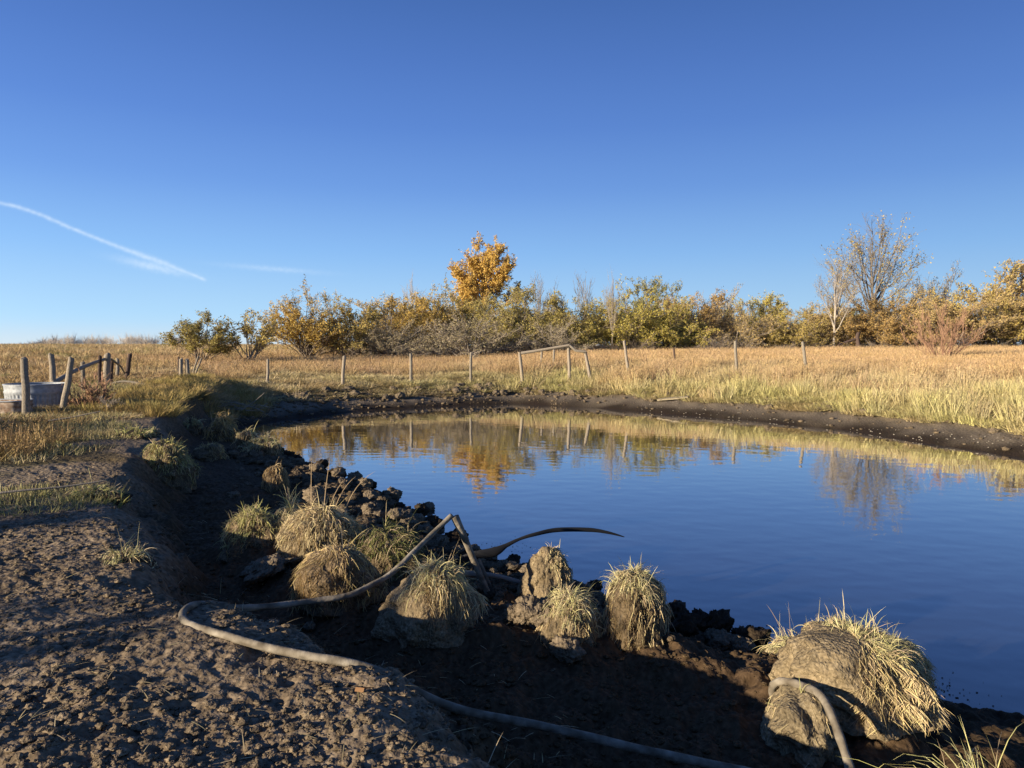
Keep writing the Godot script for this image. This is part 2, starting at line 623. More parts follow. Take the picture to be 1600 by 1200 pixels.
func textured(m: StandardMaterial3D, tex: Texture2D, scale: float, bump: Texture2D = null, deep := 0.0, world := true) -> StandardMaterial3D:
	m.albedo_texture = tex
	m.uv1_triplanar = true
	m.uv1_world_triplanar = world
	m.uv1_scale = Vector3(scale, scale, scale)
	if bump:
		m.heightmap_enabled = true
		m.heightmap_texture = bump
		m.heightmap_scale = deep
	return m

func leaf_mat(r: float, g: float, b: float, through := 0.5) -> StandardMaterial3D:
	var m := mat(Color(r, g, b), 0.8)
	m.cull_mode = BaseMaterial3D.CULL_DISABLED
	m.backlight_enabled = true
	m.backlight = Color(through, through, through)
	return m

func materials() -> void:
	var grit := noise_tex(0.02, 7, Color(0.42, 0.4, 0.37), Color(1, 1, 1), 1024)
	var relief := noise_tex(0.025, 7, Color(0, 0, 0), Color(1, 1, 1), 512, FastNoiseLite.TYPE_SIMPLEX_SMOOTH, 8)
	M.soil = textured(mat(Color(1.2, 1.2, 1.2).clamp()), grit, 0.9, relief, 2.2)
	M.earth = textured(mat(Color(1.15, 1.15, 1.15)), grit, 2.2, relief, 2.2)
	M.clod = textured(mat(Color(0.34, 0.27, 0.185)), grit, 2.2, relief, 2.0)
	M.wet = textured(mat(Color(0.07, 0.05, 0.03), 0.8), grit, 2.0, relief, 2.0)
	M.stone = textured(mat(Color(0.42, 0.38, 0.31), 0.8), grit, 3.0, relief, 0.6)
	var grain := noise_tex(0.03, 5, Color(0.5, 0.48, 0.46), Color(1, 1, 1), 512, FastNoiseLite.TYPE_SIMPLEX, 21)
	M.wood = textured(mat(Color(0.42, 0.37, 0.29)), grain, 3.0, relief, 0.8)
	M.wood.uv1_scale = Vector3(9.0, 0.7, 9.0)
	M.pale_wood = textured(mat(Color(0.5, 0.43, 0.33)), grain, 3.0, relief, 0.8)
	M.pale_wood.uv1_scale = Vector3(7.0, 1.0, 7.0)
	M.dark_wood = textured(mat(Color(0.16, 0.115, 0.095)), grain, 3.0, relief, 0.8)
	M.dark_wood.uv1_scale = Vector3(9.0, 0.7, 9.0)
	M.hose = textured(mat(Color(0.36, 0.32, 0.25), 0.75), noise_tex(0.012, 6, Color(0.4, 0.37, 0.33), Color(1, 1, 1), 512, FastNoiseLite.TYPE_SIMPLEX_SMOOTH, 5), 1.3, relief, 0.5)
	M.black_hose = mat(Color(0.02, 0.02, 0.021), 0.5)
	M.zinc = textured(mat(Color(0.42, 0.44, 0.45), 0.5), noise_tex(0.03, 4, Color(0.7, 0.7, 0.7), Color(1, 1, 1), 256, FastNoiseLite.TYPE_CELLULAR, 4), 1.5)
	M.zinc.metallic = 0.1
	M.rust_zinc = textured(mat(Color(0.5, 0.44, 0.36), 0.7), noise_tex(0.02, 6, Color(0.5, 0.38, 0.3), Color(1, 1, 1), 256, FastNoiseLite.TYPE_SIMPLEX, 14), 1.2)
	M.rust_zinc.metallic = 0.2
	M.blade = leaf_mat(1, 1, 1, 0.5)
	M.bark = mat(Color(0.2, 0.16, 0.12))
	M.grey_bark = mat(Color(0.245, 0.205, 0.16))
	M.far_bark = mat(Color(0.44, 0.38, 0.31))
	M.dull_bark = mat(Color(0.17, 0.145, 0.12))
	M.red_bark = mat(Color(0.27, 0.16, 0.1))
	M.white_bark = mat(Color(0.36, 0.31, 0.25))
	M.gold = leaf_mat(0.58, 0.41, 0.12, 0.8)
	M.olive = leaf_mat(0.4, 0.33, 0.11, 0.8)
	M.golive = leaf_mat(0.5, 0.385, 0.12, 0.8)
	M.lime = leaf_mat(0.52, 0.43, 0.11, 0.8)
	M.orange = leaf_mat(0.5, 0.34, 0.13, 0.8)
	M.tan = leaf_mat(0.5, 0.37, 0.16, 0.8)
	M.grey = leaf_mat(0.37, 0.31, 0.19, 0.8)
	M.yellow = leaf_mat(0.64, 0.43, 0.12, 0.8)
	M.green = leaf_mat(0.33, 0.3, 0.11, 0.8)
	var ripples := NoiseTexture2D.new()
	var n := FastNoiseLite.new()
	n.seed = 12
	n.frequency = 0.012
	n.fractal_octaves = 4
	n.fractal_gain = 0.45
	ripples.width = 1024
	ripples.height = 1024
	ripples.seamless = true
	ripples.noise = n
	ripples.as_normal_map = true
	ripples.bump_strength = 3.0
	var wm := StandardMaterial3D.new()
	wm.albedo_color = Color(0.02, 0.021, 0.022).linear_to_srgb()
	wm.roughness = 0.04
	wm.metallic_specular = 0.7
	wm.normal_enabled = true
	wm.normal_texture = ripples
	wm.normal_scale = 0.05
	wm.clearcoat_enabled = true
	wm.clearcoat = 1.0
	wm.clearcoat_roughness = 0.03
	wm.uv1_triplanar = true
	wm.uv1_world_triplanar = true
	wm.uv1_scale = Vector3(0.26, 0.26, 0.7)
	M.water = wm

# ---------------------------------------------------------------- sky
func srgb(r: float, g: float, b: float) -> Color:
	return Color(r / 255.0, g / 255.0, b / 255.0).srgb_to_linear()

func sky_texture(level: float) -> ImageTexture:
	var el := [0.0, 2.0, 7.1, 12.0, 16.6, 21.0, 25.2, 40.0, 90.0]
	var cl := [srgb(204, 220, 230), srgb(170, 213, 245), srgb(133, 186, 242), srgb(104, 155, 227), srgb(86, 134, 212), srgb(75, 120, 197), srgb(65, 108, 181), srgb(52, 92, 163), srgb(42, 78, 142)]
	var w := 544   # 512 round the horizon and 16 more on either side, so that no seam shows
	var h := 256
	var im := Image.create(w, h, false, Image.FORMAT_RGBAF)
	for y in h:
		var e := 90.0 - (y + 0.5) / h * 180.0
		for x in w:
			var az := (x - 16 + 0.5) / 512.0 * 360.0
			var k := 0
			while k < 7 and e > el[k + 1]: k += 1
			var t := clampf((e - el[k]) / (el[k + 1] - el[k]), 0.0, 1.0)
			var c: Color = cl[k].lerp(cl[k + 1], t)
			var sunward := cos(deg_to_rad(az + 121.0))
			var low := exp(-maxf(e, 0.0) / 14.0)
			var f := 1.0 + 0.14 * sunward + 0.25 * maxf(0.0, sunward) * low
			c = Color(c.r * f * (1.0 + 0.10 * maxf(0.0, sunward) * low), c.g * f, c.b * f * (1.0 - 0.10 * maxf(0.0, sunward) * low))
			var lum := 0.2126 * c.r + 0.7152 * c.g + 0.0722 * c.b
			c = c.lerp(Color(lum, lum, lum), 0.08)   # a trace of dust in the air
			im.set_pixel(x, y, Color(c.r * level, c.g * level, c.b * level, 1.0))
	im.resize(4352, 2048, Image.INTERPOLATE_CUBIC)
	im = im.get_region(Rect2i(128, 0, 4096, 2048))
	# thin high cloud: a vapour trail and two wisps
	var trail := [Vector2(-36.6, 9.25), Vector2(-35.2, 9.16), Vector2(-34.2, 8.99), Vector2(-33.16, 8.69), Vector2(-31.38, 7.94), Vector2(-29.52, 7.23), Vector2(-27.59, 6.53), Vector2(-25.58, 5.83), Vector2(-23.07, 4.85)]
	var ppd := 4096.0 / 360.0
	for py in range(int((90.0 - 11.0) * ppd), int((90.0 - 3.5) * ppd)):
		for px in range(int((360.0 - 38.0) * ppd), int((360.0 - 11.0) * ppd)):
			var p := Vector2((px + 0.5) / ppd - 360.0, 90.0 - (py + 0.5) / ppd)
			var q := 0.0
			var wob := nz.get_noise_2d(p.x * 9.0, p.y * 9.0)
			var wob2 := nf.get_noise_2d(p.x * 1.2, p.y * 4.0)
			for k in trail.size() - 1:
				var a: Vector2 = trail[k]
				var b: Vector2 = trail[k + 1]
				var d := Geometry2D.get_closest_point_to_segment(p, a, b).distance_to(p)
				var wide := 0.10 + 0.09 * exp(-pow((p.x + 26.3) / 1.6, 2.0))
				q = maxf(q, exp(-pow((d + wob * 0.05) / wide, 2.0)) * (0.55 + 0.25 * wob2))
			q *= smoothstep(-37.5, -34.0, p.x) * 0.75 + 0.25
			var e1 := Vector2((p.x + 26.3 + (p.y - 5.5) * 0.8) / 1.7, (p.y - 5.55 + 0.18 * (p.x + 26.0) + wob * 0.12) / 0.26)
			q = maxf(q, exp(-e1.length_squared()) * (0.5 + 0.2 * wob2))
			var e2 := Vector2((p.x + 18.2) / 3.2, (p.y - 5.78 + 0.05 * (p.x + 18.0) + wob * 0.08) / 0.17)
			q = maxf(q, exp(-e2.length_squared()) * (0.26 + 0.15 * wob2))
			if q > 0.004:
				im.set_pixel(px, py, im.get_pixel(px, py).lerp(Color(0.66 * level, 0.8 * level, 0.95 * level, 1.0), clampf(q, 0.0, 1.0)))
	return ImageTexture.create_from_image(im)

# ================================================================ the scene
func _ready() -> void:
	rng.seed = 11
	nz.seed = 4; nz.frequency = 0.28; nz.fractal_octaves = 3
	nf.seed = 9; nf.frequency = 2.6; nf.fractal_octaves = 3
	ng.seed = 17; ng.frequency = 9.0; ng.fractal_octaves = 3
	cell.seed = 3; cell.noise_type = FastNoiseLite.TYPE_CELLULAR; cell.frequency = 4.2; cell.fractal_type = FastNoiseLite.FRACTAL_NONE
	n3.seed = 23; n3.frequency = 1.0; n3.fractal_octaves = 3

	# camera
	var cam := Camera3D.new()
	cam.name = "camera"
	cam.position = Vector3(0, 2.5, 0)
	cam.rotation_degrees = Vector3(-3.016, 0, 0)
	cam.fov = 56.36
	cam.near = 0.05
	cam.far = 4000.0
	add_child(cam)
	# sky, exposure
	var exposure := 2.2
	var env := Environment.new()
	env.background_mode = Environment.BG_SKY
	var sm := PanoramaSkyMaterial.new()
	sm.panorama = sky_texture(1.12 / exposure)
	var sky := Sky.new()
	sky.sky_material = sm
	env.sky = sky
	env.tonemap_mode = Environment.TONE_MAPPER_LINEAR
	env.tonemap_exposure = exposure
	env.sdfgi_enabled = true
	env.ssao_enabled = true
	env.ssil_enabled = true
	var we := WorldEnvironment.new()
	we.name = "world_environment"
	we.environment = env
	add_child(we)
	# low sun from the left, a little behind the camera
	var sun := DirectionalLight3D.new()
	sun.name = "sun"
	sun.light_energy = 1.6
	sun.light_color = Color(1.0, 0.86, 0.66).linear_to_srgb()
	sun.light_angular_distance = 0.5
	sun.shadow_enabled = true
	var az := deg_to_rad(-121.0)
	var alt := deg_to_rad(13.3)
	var towards := Vector3(sin(az) * cos(alt), sin(alt), -cos(az) * cos(alt))
	add_child(sun)
	sun.look_at_from_position(towards * 50.0, Vector3.ZERO)

	materials()

	# outlines of the water and of the high bank that carries the path
	var pond := PackedVector2Array([Vector2(11.5, -14.0), Vector2(11.32, -15.7), Vector2(11.0, -17.5), Vector2(10.4, -19.4), Vector2(9.7, -21.6), Vector2(8.4, -23.5), Vector2(6.8, -25.4), Vector2(4.9, -27.4), Vector2(2.64, -29.4), Vector2(1.36, -30.4), Vector2(0, -31.1), Vector2(-2.66, -29.7), Vector2(-5.06, -28.2), Vector2(-6.26, -26.9), Vector2(-7.2, -25.2), Vector2(-8.0, -23.5), Vector2(-8.5, -22.0), Vector2(-8.1, -20.2), Vector2(-6.7, -17.6), Vector2(-5.3, -16.0), Vector2(-4.6, -15.3), Vector2(-3.9, -14.3), Vector2(-2.95, -13.1), Vector2(-2.3, -12.1), Vector2(-1.5, -10.7), Vector2(-0.9, -9.5), Vector2(-0.5, -8.6), Vector2(0, -7.7), Vector2(0.65, -7.1), Vector2(1.2, -6.65), Vector2(1.5, -6.3), Vector2(1.9, -5.95), Vector2(2.2, -5.6), Vector2(2.56, -5.25), Vector2(2.96, -4.95), Vector2(3.15, -4.7), Vector2(3.6, -4.4), Vector2(5.0, -4.3), Vector2(7.5, -5.2), Vector2(9.8, -7.6), Vector2(11.2, -11.0)])
	var bank := PackedVector2Array([Vector2(8, 2), Vector2(6, 0.5), Vector2(3, -0.6), Vector2(1.4, -1.3), Vector2(0.4, -2.0), Vector2(-0.19, -2.61), Vector2(-0.44, -2.98), Vector2(-0.73, -3.34), Vector2(-1.2, -3.8), Vector2(-1.8, -4.22), Vector2(-2.21, -4.26), Vector2(-2.64, -4.86), Vector2(-3.12, -5.66), Vector2(-3.97, -7.04), Vector2(-4.48, -8.02), Vector2(-5.62, -10.42), Vector2(-5.89, -11.83), Vector2(-7.45, -14.83), Vector2(-8.6, -17.84), Vector2(-9.6, -20.5), Vector2(-10.2, -23.0), Vector2(-10.9, -25.5), Vector2(-12.0, -28.0), Vector2(-14.0, -31.0), Vector2(-19.0, -40.0), Vector2(-60, -60), Vector2(-60, 40), Vector2(20, 40)])
	dpond = distances(pond)
	dpath = distances(bank)

	ground()
	# water
	var wn := FastNoiseLite.new()
	wn.seed = 41
	wn.frequency = 1.0
	wn.fractal_octaves = 2
	var wb := MB.new()
	var rad := []
	var rr := 3.2
	while rr < 34.0:
		rad.append(rr)
		rr *= 1.0055
	var wcols := 441
	var over := PackedByteArray()
	for q in rad:
		for j in wcols:
			var a := deg_to_rad(-42.0 + j * 0.25)
			var x: float = q * sin(a)
			var z: float = -q * cos(a)
			var y := 0.0012 * wn.get_noise_2d(x * 1.1 + z * 0.2, z * 2.4) + 0.00045 * wn.get_noise_2d(x * 4.0 + 30.0, z * 8.0 + x)
			wb.v.append(Vector3(x, y, z))
			wb.c.append(Color(1, 1, 1))
			over.append(1 if sample(dpond, x, z) < 0.7 else 0)
	for i in rad.size() - 1:
		for j in wcols - 1:
			var k := i * wcols + j
			if over[k] + over[k + 1] + over[k + wcols] + over[k + wcols + 1] > 0:
				wb.ix.append_array([k, k + wcols, k + 1, k + 1, k + wcols, k + wcols + 1])
	part("water", wb.mesh(true), M.water).set_meta("kind", "structure")

	trees()
	fences()
	tanks()
	hoses()
	near_tussocks()
	heaps()
	grasses()
	oddments()

func trees() -> void:
	var protos := []
	for k in 4:
		protos.append(plant(100 + k, {"h": 4.5, "w": 5.0, "stems": 38, "branches": 6, "twigs": 6, "leaves": 18, "leaf": 0.105, "low": 0.06, "leaf_from": 0.2, "rad": 0.035, "bare": 0.05, "up": 0.4}))
	var sparse: Dictionary = plant(130, {"h": 3.0, "w": 3.0, "stems": 10, "branches": 8, "twigs": 6, "leaves": 6, "leaf": 0.13, "low": 0.25, "leaf_from": 0.25, "up": 0.8, "rad": 0.03})
	var bushy: Dictionary = plant(131, {"h": 3.0, "w": 3.2, "stems": 13, "branches": 9, "twigs": 6, "leaves": 20, "leaf": 0.1, "low": 0.24, "leaf_from": 0.25, "up": 0.5, "rad": 0.03})
	var bare1: Dictionary = plant(140, {"h": 3.4, "w": 5.0, "stems": 30, "branches": 8, "twigs": 8, "leaves": 6, "leaf": 0.1, "low": 0.1, "up": 0.3, "rad": 0.035})
	var bare2: Dictionary = plant(141, {"h": 3.6, "w": 4.6, "stems": 16, "branches": 10, "twigs": 8, "leaves": 4, "leaf": 0.1, "low": 0.15, "up": 0.5, "rad": 0.035})
	var poplar: Dictionary = plant(150, {"h": 7.5, "w": 1.9, "stems": 16, "branches": 6, "twigs": 4, "leaves": 0, "low": 0.45, "trunk": 0.96, "up": 1.1, "rad": 0.02, "blen": 0.55})
	var poplar2: Dictionary = plant(151, {"h": 7.5, "w": 1.9, "stems": 13, "branches": 6, "twigs": 4, "leaves": 0, "low": 0.5, "trunk": 0.96, "up": 1.1, "rad": 0.02, "blen": 0.6})
	var yellow: Dictionary = plant(161, {"h": 13.5, "w": 8.8, "stems": 26, "branches": 9, "twigs": 5, "leaves": 30, "leaf": 0.27, "low": 0.3, "leaf_from": 0.25, "trunk": 0.8, "up": 0.5, "rad": 0.085, "blen": 0.62, "bare": 0.06})
	var half: Dictionary = plant(170, {"h": 12.2, "w": 7.6, "stems": 28, "branches": 11, "twigs": 8, "leaves": 2.6, "leaf": 0.17, "low": 0.3, "leaf_from": 0.3, "up": 0.5, "rad": 0.075, "blen": 0.62, "trunk": 0.55, "bare": 0.45})
	var birch: Dictionary = plant(180, {"h": 7.8, "w": 3.4, "stems": 15, "branches": 8, "twigs": 6, "leaves": 1.5, "leaf": 0.12, "low": 0.48, "leaf_from": 0.4, "trunk": 0.9, "up": 0.6, "rad": 0.04, "blen": 0.7, "bare": 0.3})
	var twiggy: Dictionary = plant(190, {"h": 3.4, "w": 3.4, "stems": 22, "branches": 7, "twigs": 5, "leaves": 0.5, "leaf": 0.07, "low": 0.3, "up": 0.9, "rad": 0.022})
	rng.seed = 77
	# [label, shape, x, z, height, width, leaves, bark]
	var L := [
		["rounded olive bush on the left, first of the row after the leaning fence sticks", bushy, -18.24, -42.0, 2.7, 3.2, M.olive, M.bark],
		["thin see-through green bush between the rounded olive bush and the golden thicket", sparse, -15.68, -43.0, 3.0, 3.2, M.golive, M.grey_bark],
		["tall golden willow bush at the left end of the thicket", protos[0], -14.3, -50.0, 4.7, 4.9, M.gold, M.bark],
		["olive gold willow bush with a dark forked trunk, second from the thicket's left end", protos[1], -11.55, -51.0, 4.5, 4.6, M.golive, M.bark],
		["golden willow bush standing behind the grey leafless bush with the pale trunk", protos[2], -9.7, -56.0, 4.6, 5.2, M.gold, M.bark],
		["grey nearly leafless bush with a pale trunk near the second far fence post", bare1, -8.37, -50.0, 2.9, 4.4, M.grey, M.grey_bark],
		["bright golden bush top below the bare sapling left of the yellow tree", protos[3], -7.98, -62.0, 5.6, 5.6, M.gold, M.bark],
		["broad yellow bush directly left of the tall yellow tree", protos[0], -5.68, -64.0, 5.9, 6.3, M.golive, M.bark],
		["wide grey brown twiggy bush at the front below the tall yellow tree", bare1, -2.9, -49.0, 3.4, 6.2, M.grey, M.grey_bark],
		["small olive bush tucked below the yellow tree's right side", protos[1], -1.29, -58.0, 4.4, 4.8, M.olive, M.bark],
		["round olive bush directly right of the tall yellow tree", protos[2], 0.72, -54.0, 5.3, 5.2, M.olive, M.bark],
		["grey bare thicket between the two olive bushes right of the yellow tree", bare2, 2.93, -60.0, 4.6, 4.0, M.grey, M.grey_bark],
		["olive brown bush behind the wooden fence brace", protos[3], 4.56, -54.0, 5.0, 5.3, M.olive, M.bark],
		["low grey brush with few leaves behind the fence brace rail", bare2, 3.2, -50.0, 2.8, 3.8, M.grey, M.grey_bark],
		["yellow green bush right beside the white trunked sapling", protos[0], 8.87, -54.0, 5.1, 5.4, M.lime, M.bark],
		["tallest olive green bush with bare twigs sticking out of its top", protos[2], 11.81, -60.0, 6.3, 4.8, M.green, M.bark],
		["bright yellow bush in front of the tallest olive green bush", protos[1], 11.97, -55.0, 4.4, 4.6, M.lime, M.bark],
		["rust orange bush right of the tallest olive green bush", protos[3], 14.83, -58.0, 5.4, 4.8, M.orange, M.bark],
		["grey leafless bush top right behind the rust orange bush", bare2, 18.76, -64.0, 5.6, 4.8, M.grey, M.grey_bark],
		["low dark brown twiggy bush between the orange bush and the lime bush", bare1, 17.43, -56.0, 3.8, 5.0, M.tan, M.grey_bark],
		["small yellow green bush standing alone against the sky midway along the right side", protos[2], 21.06, -60.0, 4.9, 4.9, M.lime, M.bark],
		["low olive brown bush at the foot of the small yellow green bush", protos[0], 21.66, -56.0, 3.6, 4.6, M.golive, M.bark],
		["orange brown bush left of the pale birch trunk", protos[1], 24.49, -58.0, 4.1, 4.8, M.tan, M.bark],
		["brown bush between the birch trunk and the half bare tall tree", protos[3], 27.6, -58.5, 3.9, 4.2, M.golive, M.bark],
		["orange gold bush at the foot of the half bare tall tree", protos[2], 28.61, -56.0, 4.3, 5.4, M.orange, M.bark],
		["golden brown bush right below the half bare tall tree", protos[0], 33.58, -60.0, 5.0, 5.5, M.tan, M.bark],
		["grey leafless tree rising behind the golden thicket on the right", bare2, 38.92, -66.0, 7.3, 5.0, M.grey, M.grey_bark],
		["broad golden brown bush behind the red twiggy shrub", protos[3], 33.08, -54.0, 5.1, 6.2, M.tan, M.bark],
		["tall golden brown bush next to the right edge of the picture", protos[1], 36.99, -56.0, 6.8, 6.2, M.golive, M.bark],
		["tall golden bush cut by the right edge of the picture", protos[2], 39.6, -55.0, 6.8, 6.2, M.tan, M.bark],
		["golden bush just outside the right edge of the picture", protos[0], 43.4, -54.0, 6.1, 6.2, M.gold, M.bark],
	]
	for e in L:
		stand("willow_bush", e[0], "bush", e[1], e[2], e[3], e[4] * 0.97, e[5] * 1.28, e[6], e[7], "autumn bushes beyond the pond")
	stand("poplar_sapling", "bare sapling top rising left of the tall yellow tree", "tree", poplar, -10.31, -75.0, 7.9, 2.4, null, M.grey_bark, "bare saplings above the thicket")
	stand("poplar_sapling", "bare sapling top next to the right of the tall yellow tree", "tree", poplar2, 2.67, -70.0, 7.6, 2.0, null, M.grey_bark, "bare saplings above the thicket")
	stand("poplar_sapling", "shortest bare sapling top midway between the yellow tree and the white trunked sapling", "tree", poplar, 4.34, -72.0, 7.0, 1.8, null, M.grey_bark, "bare saplings above the thicket")
	stand("poplar_sapling", "bare sapling top just left of the white trunked sapling", "tree", poplar2, 7.02, -70.0, 7.6, 2.1, null, M.grey_bark, "bare saplings above the thicket")
	stand("poplar_sapling", "slim bare sapling with a white trunk visible down to the grass", "tree", poplar, 7.15, -51.5, 6.2, 1.2, null, M.grey_bark, "bare saplings above the thicket")
	stand("yellow_tree", "tall yellow leaved tree standing above the thicket, mirrored in the pond", "tree", yellow, -3.66, -92.0, 13.5, 8.8, M.yellow, M.bark)
	stand("half_bare_tree", "tallest tree on the right, nearly leafless with spreading limbs", "tree", half, 33.0, -66.0, 12.1, 8.2, M.golive, M.dull_bark)
	stand("birch_tree", "half bare birch with a pale trunk in front of the bushes", "tree", birch, 24.7, -55.0, 7.0, 3.4, M.golive, M.white_bark)
	stand("twiggy_shrub", "lone red brown leafless shrub standing in the tall grass", "shrub", twiggy, 21.56, -36.0, 3.3, 3.6, M.tan, M.red_bark)
	# second row that closes the gaps low down
	for k in 22:
		var x := -12.0 + k * 2.6 + rng.randf_range(-0.8, 0.8)
		var z := -67.0 - rng.randf_range(0.0, 7.0)
		stand("willow_bush", "olive brown bush of the back row, showing only in gaps of the thicket", "bush", protos[k % 4], x * 1.1, z, rng.randf_range(4.0, 5.0), 6.0, [M.golive, M.tan, M.olive][k % 3], M.bark, "back row of the thicket")
	# low brush at the foot of the thicket
	for k in 26:
		var x := -12.5 + k * 2.0 + rng.randf_range(-0.6, 0.6)
		stand("low_brush", "low grey tangle of bare twigs along the foot of the thicket", "brush", bare1 if k % 2 else bare2, x, -50.5 - absf(x) * 0.06 - rng.randf_range(0.0, 3.0), rng.randf_range(0.9, 1.7), rng.randf_range(2.6, 3.8), null, M.bark, "brush at the foot of the thicket")
	# shrubs left of the picture: only their shadows lie on the path
	for e in [[-10.2, 0.9, 2.3, 1.6], [-13.6, -1.0, 2.9, 2.2], [-18.3, -6.8, 3.0, 3.0]]:
		stand("willow_bush", "shrub left of the picture whose shadow crosses the muddy path", "bush", bushy, e[0], e[1], e[2], e[3], M.olive, M.bark, "shrubs left of the picture")
	# far row on the skyline
	var row := PackedFloat32Array()
	for k in 150:
		var px := lerpf(-36.0, -22.5, rng.randf())
		var dist := rng.randf_range(330.0, 380.0)
		var a := deg_to_rad(px)
		var q := Vector3(sin(a) * dist, 0, -cos(a) * dist)
		q.y = H(q.x, q.z, false) - 1.5
		if px < -33.5 and rng.randf() < 0.7: continue
		put(row, q, rng.randf() * TAU, rng.randf_range(0.9, 1.5), rng.randf_range(0.65, 1.0) * smoothstep(-37.0, -31.0, px) + 0.15, Color(1, 1, 1))
	var far_tree: Dictionary = plant(201, {"h": 6.0, "w": 4.0, "stems": 14, "branches": 7, "twigs": 3, "leaves": 3, "leaf": 0.45, "low": 0.3, "up": 0.9, "rad": 0.08, "trunk": 0.9})
	scatter("far_tree_row", far_tree.fine, M.far_bark, row, "distant row of bare trees on the skyline at left", "tree row")

func fences() -> void:
	var gl := "posts of the old fence at left"
	var gf := "fence posts along the far bank"
	var P := [
		["upright grey post in front of the round tank, nearest of the left fence", -10.33, -15.2, Vector3(-10.34, 2.23, -15.2), 0.075, M.wood, gl],
		["grey banded post standing right behind the round tank", -11.84, -18.5, Vector3(-11.88, 2.29, -18.5), 0.075, M.pale_wood, gl],
		["pale leaning post just right of the round tank", -10.56, -16.7, Vector3(-10.25, 2.22, -16.7), 0.07, M.pale_wood, gl],
		["thin dark post between the leaning post and the rail end", -13.16, -22.0, Vector3(-13.18, 2.01, -22.0), 0.065, M.wood, gl],
		["dark post just left of the thickest pale post", -13.61, -23.6, Vector3(-13.56, 2.16, -23.6), 0.06, M.dark_wood, gl],
		["thickest pale post of the left fence, carrying the rail's far end", -14.19, -25.0, Vector3(-14.1, 2.21, -25.0), 0.11, M.pale_wood, gl],
		["dark short post just right of the thickest pale post", -14.62, -26.0, Vector3(-14.5, 1.99, -26.0), 0.07, M.dark_wood, gl],
		["thin post between the thick pale post and the last red topped post", -16.55, -30.0, Vector3(-16.49, 1.97, -30.0), 0.07, M.wood, gl],
		["leaning post with a dark red top, last on the right of the left fence", -15.12, -28.0, Vector3(-14.91, 2.2, -28.0), 0.08, M.dark_wood, gl],
		["left one of the pair of short posts near the rounded olive bush", -12.95, -28.0, Vector3(-12.93, 2.0, -28.0), 0.075, M.pale_wood, gl],
		["right one of the pair of short posts near the rounded olive bush", -12.7, -28.1, Vector3(-12.74, 1.98, -28.1), 0.08, M.pale_wood, gl],
		["thin dark stake just left of the pair of short posts", -14.44, -31.0, Vector3(-14.41, 2.03, -31.0), 0.04, M.dark_wood, gl],
		["first leaning stick under the rounded olive bush", -13.44, -30.0, Vector3(-13.0, 1.97, -30.0), 0.04, M.wood, gl],
		["second leaning stick under the rounded olive bush", -13.72, -30.5, Vector3(-13.35, 2.05, -30.5), 0.04, M.wood, gl],
		["leftmost post on the far bank, near the golden thicket", -10.27, -30.0, Vector3(-10.2, 1.94, -30.0), 0.06, M.pale_wood, gf],
		["slightly leaning post on the far bank, second from its left", -7.37, -31.0, Vector3(-7.25, 2.06, -31.0), 0.075, M.pale_wood, gf],
		["grey post on the far bank below the golden bushes left of the yellow tree", -4.66, -33.0, Vector3(-4.65, 2.15, -33.0), 0.07, M.wood, gf],
		["grey post on the far bank directly below the tall yellow tree", -1.98, -34.0, Vector3(-1.94, 2.2, -34.0), 0.065, M.wood, gf],
		["bleached post leaning left, first right of the fence brace", 5.49, -33.0, Vector3(5.15, 2.73, -33.0), 0.07, M.pale_wood, gf],
		["thin grey stake in tall grass between two posts right of the brace", 8.73, -38.0, Vector3(8.57, 2.4, -38.0), 0.05, M.dark_wood, gf],
		["nearly upright grey post in tall grass right of the thin stake", 10.07, -32.0, Vector3(9.95, 2.73, -32.0), 0.07, M.wood, gf],
		["leaning grey post farthest right on the far bank", 12.83, -31.0, Vector3(12.55, 2.67, -31.0), 0.07, M.wood, gf],
	]
	for p in P: post(p[0], p[1], p[2], p[3], p[4], p[5], p[6])
	# rail of the left fence
	var r := thing("fence_rail", "long pale rail slanting up from behind the tank to the thick post", "rail", Vector3(-11.8, 1.55, -18.4))
	part("pole", stick(smooth_path([Vector3.ZERO, Vector3(-0.55, 0.22, -1.7), Vector3(-1.3, 0.4, -3.9), Vector3(-2.35, 0.5, -6.5)], 4), 0.065, 0.05), M.pale_wood, r)
	r = thing("fence_rail", "thin broken rail sloping down behind the thick pale post", "rail", Vector3(-14.2, 2.05, -25.4))
	part("pole", stick([Vector3.ZERO, Vector3(-0.55, -0.3, -1.6), Vector3(-1.2, -0.75, -3.2)], 0.04, 0.03), M.wood, r)
	r = thing("fence_rail", "curved fallen rail on the ground below the thick pale post", "rail", Vector3(-14.1, 1.12, -24.8))
	part("pole", stick(smooth_path([Vector3.ZERO, Vector3(0.6, 0.16, -0.1), Vector3(1.5, 0.02, 0.0), Vector3(2.4, -0.16, 0.3)], 4), 0.045, 0.03), M.wood, r)
	# brace on the far bank
	var b := thing("fence_brace", "wooden fence brace of two posts, a slanting rail and a leaning third post", "fence", Vector3(1.6, 0.7, -34.0))
	var tops := [[Vector3(0.52, 0, -34), Vector3(0.36, 2.23, -34), 0.085], [Vector3(2.74, 0, -34), Vector3(2.67, 2.58, -34), 0.085], [Vector3(3.78, 0, -34), Vector3(3.46, 2.27, -34), 0.085]]
	for t in tops:
		var foot: Vector3 = t[0]
		foot.y = H(foot.x, foot.z, false) - 0.2
		part("post", stick([foot - b.position, (foot + t[1]) * 0.5 - b.position + Vector3(0.01, 0, 0), t[1] - b.position], t[2], t[2] * 0.9), M.pale_wood, b)
	part("rail", stick([Vector3(0.42, 2.17, -33.9) - b.position, Vector3(1.5, 2.34, -33.9) - b.position, Vector3(2.7, 2.54, -33.9) - b.position], 0.075, 0.065), M.pale_wood, b)
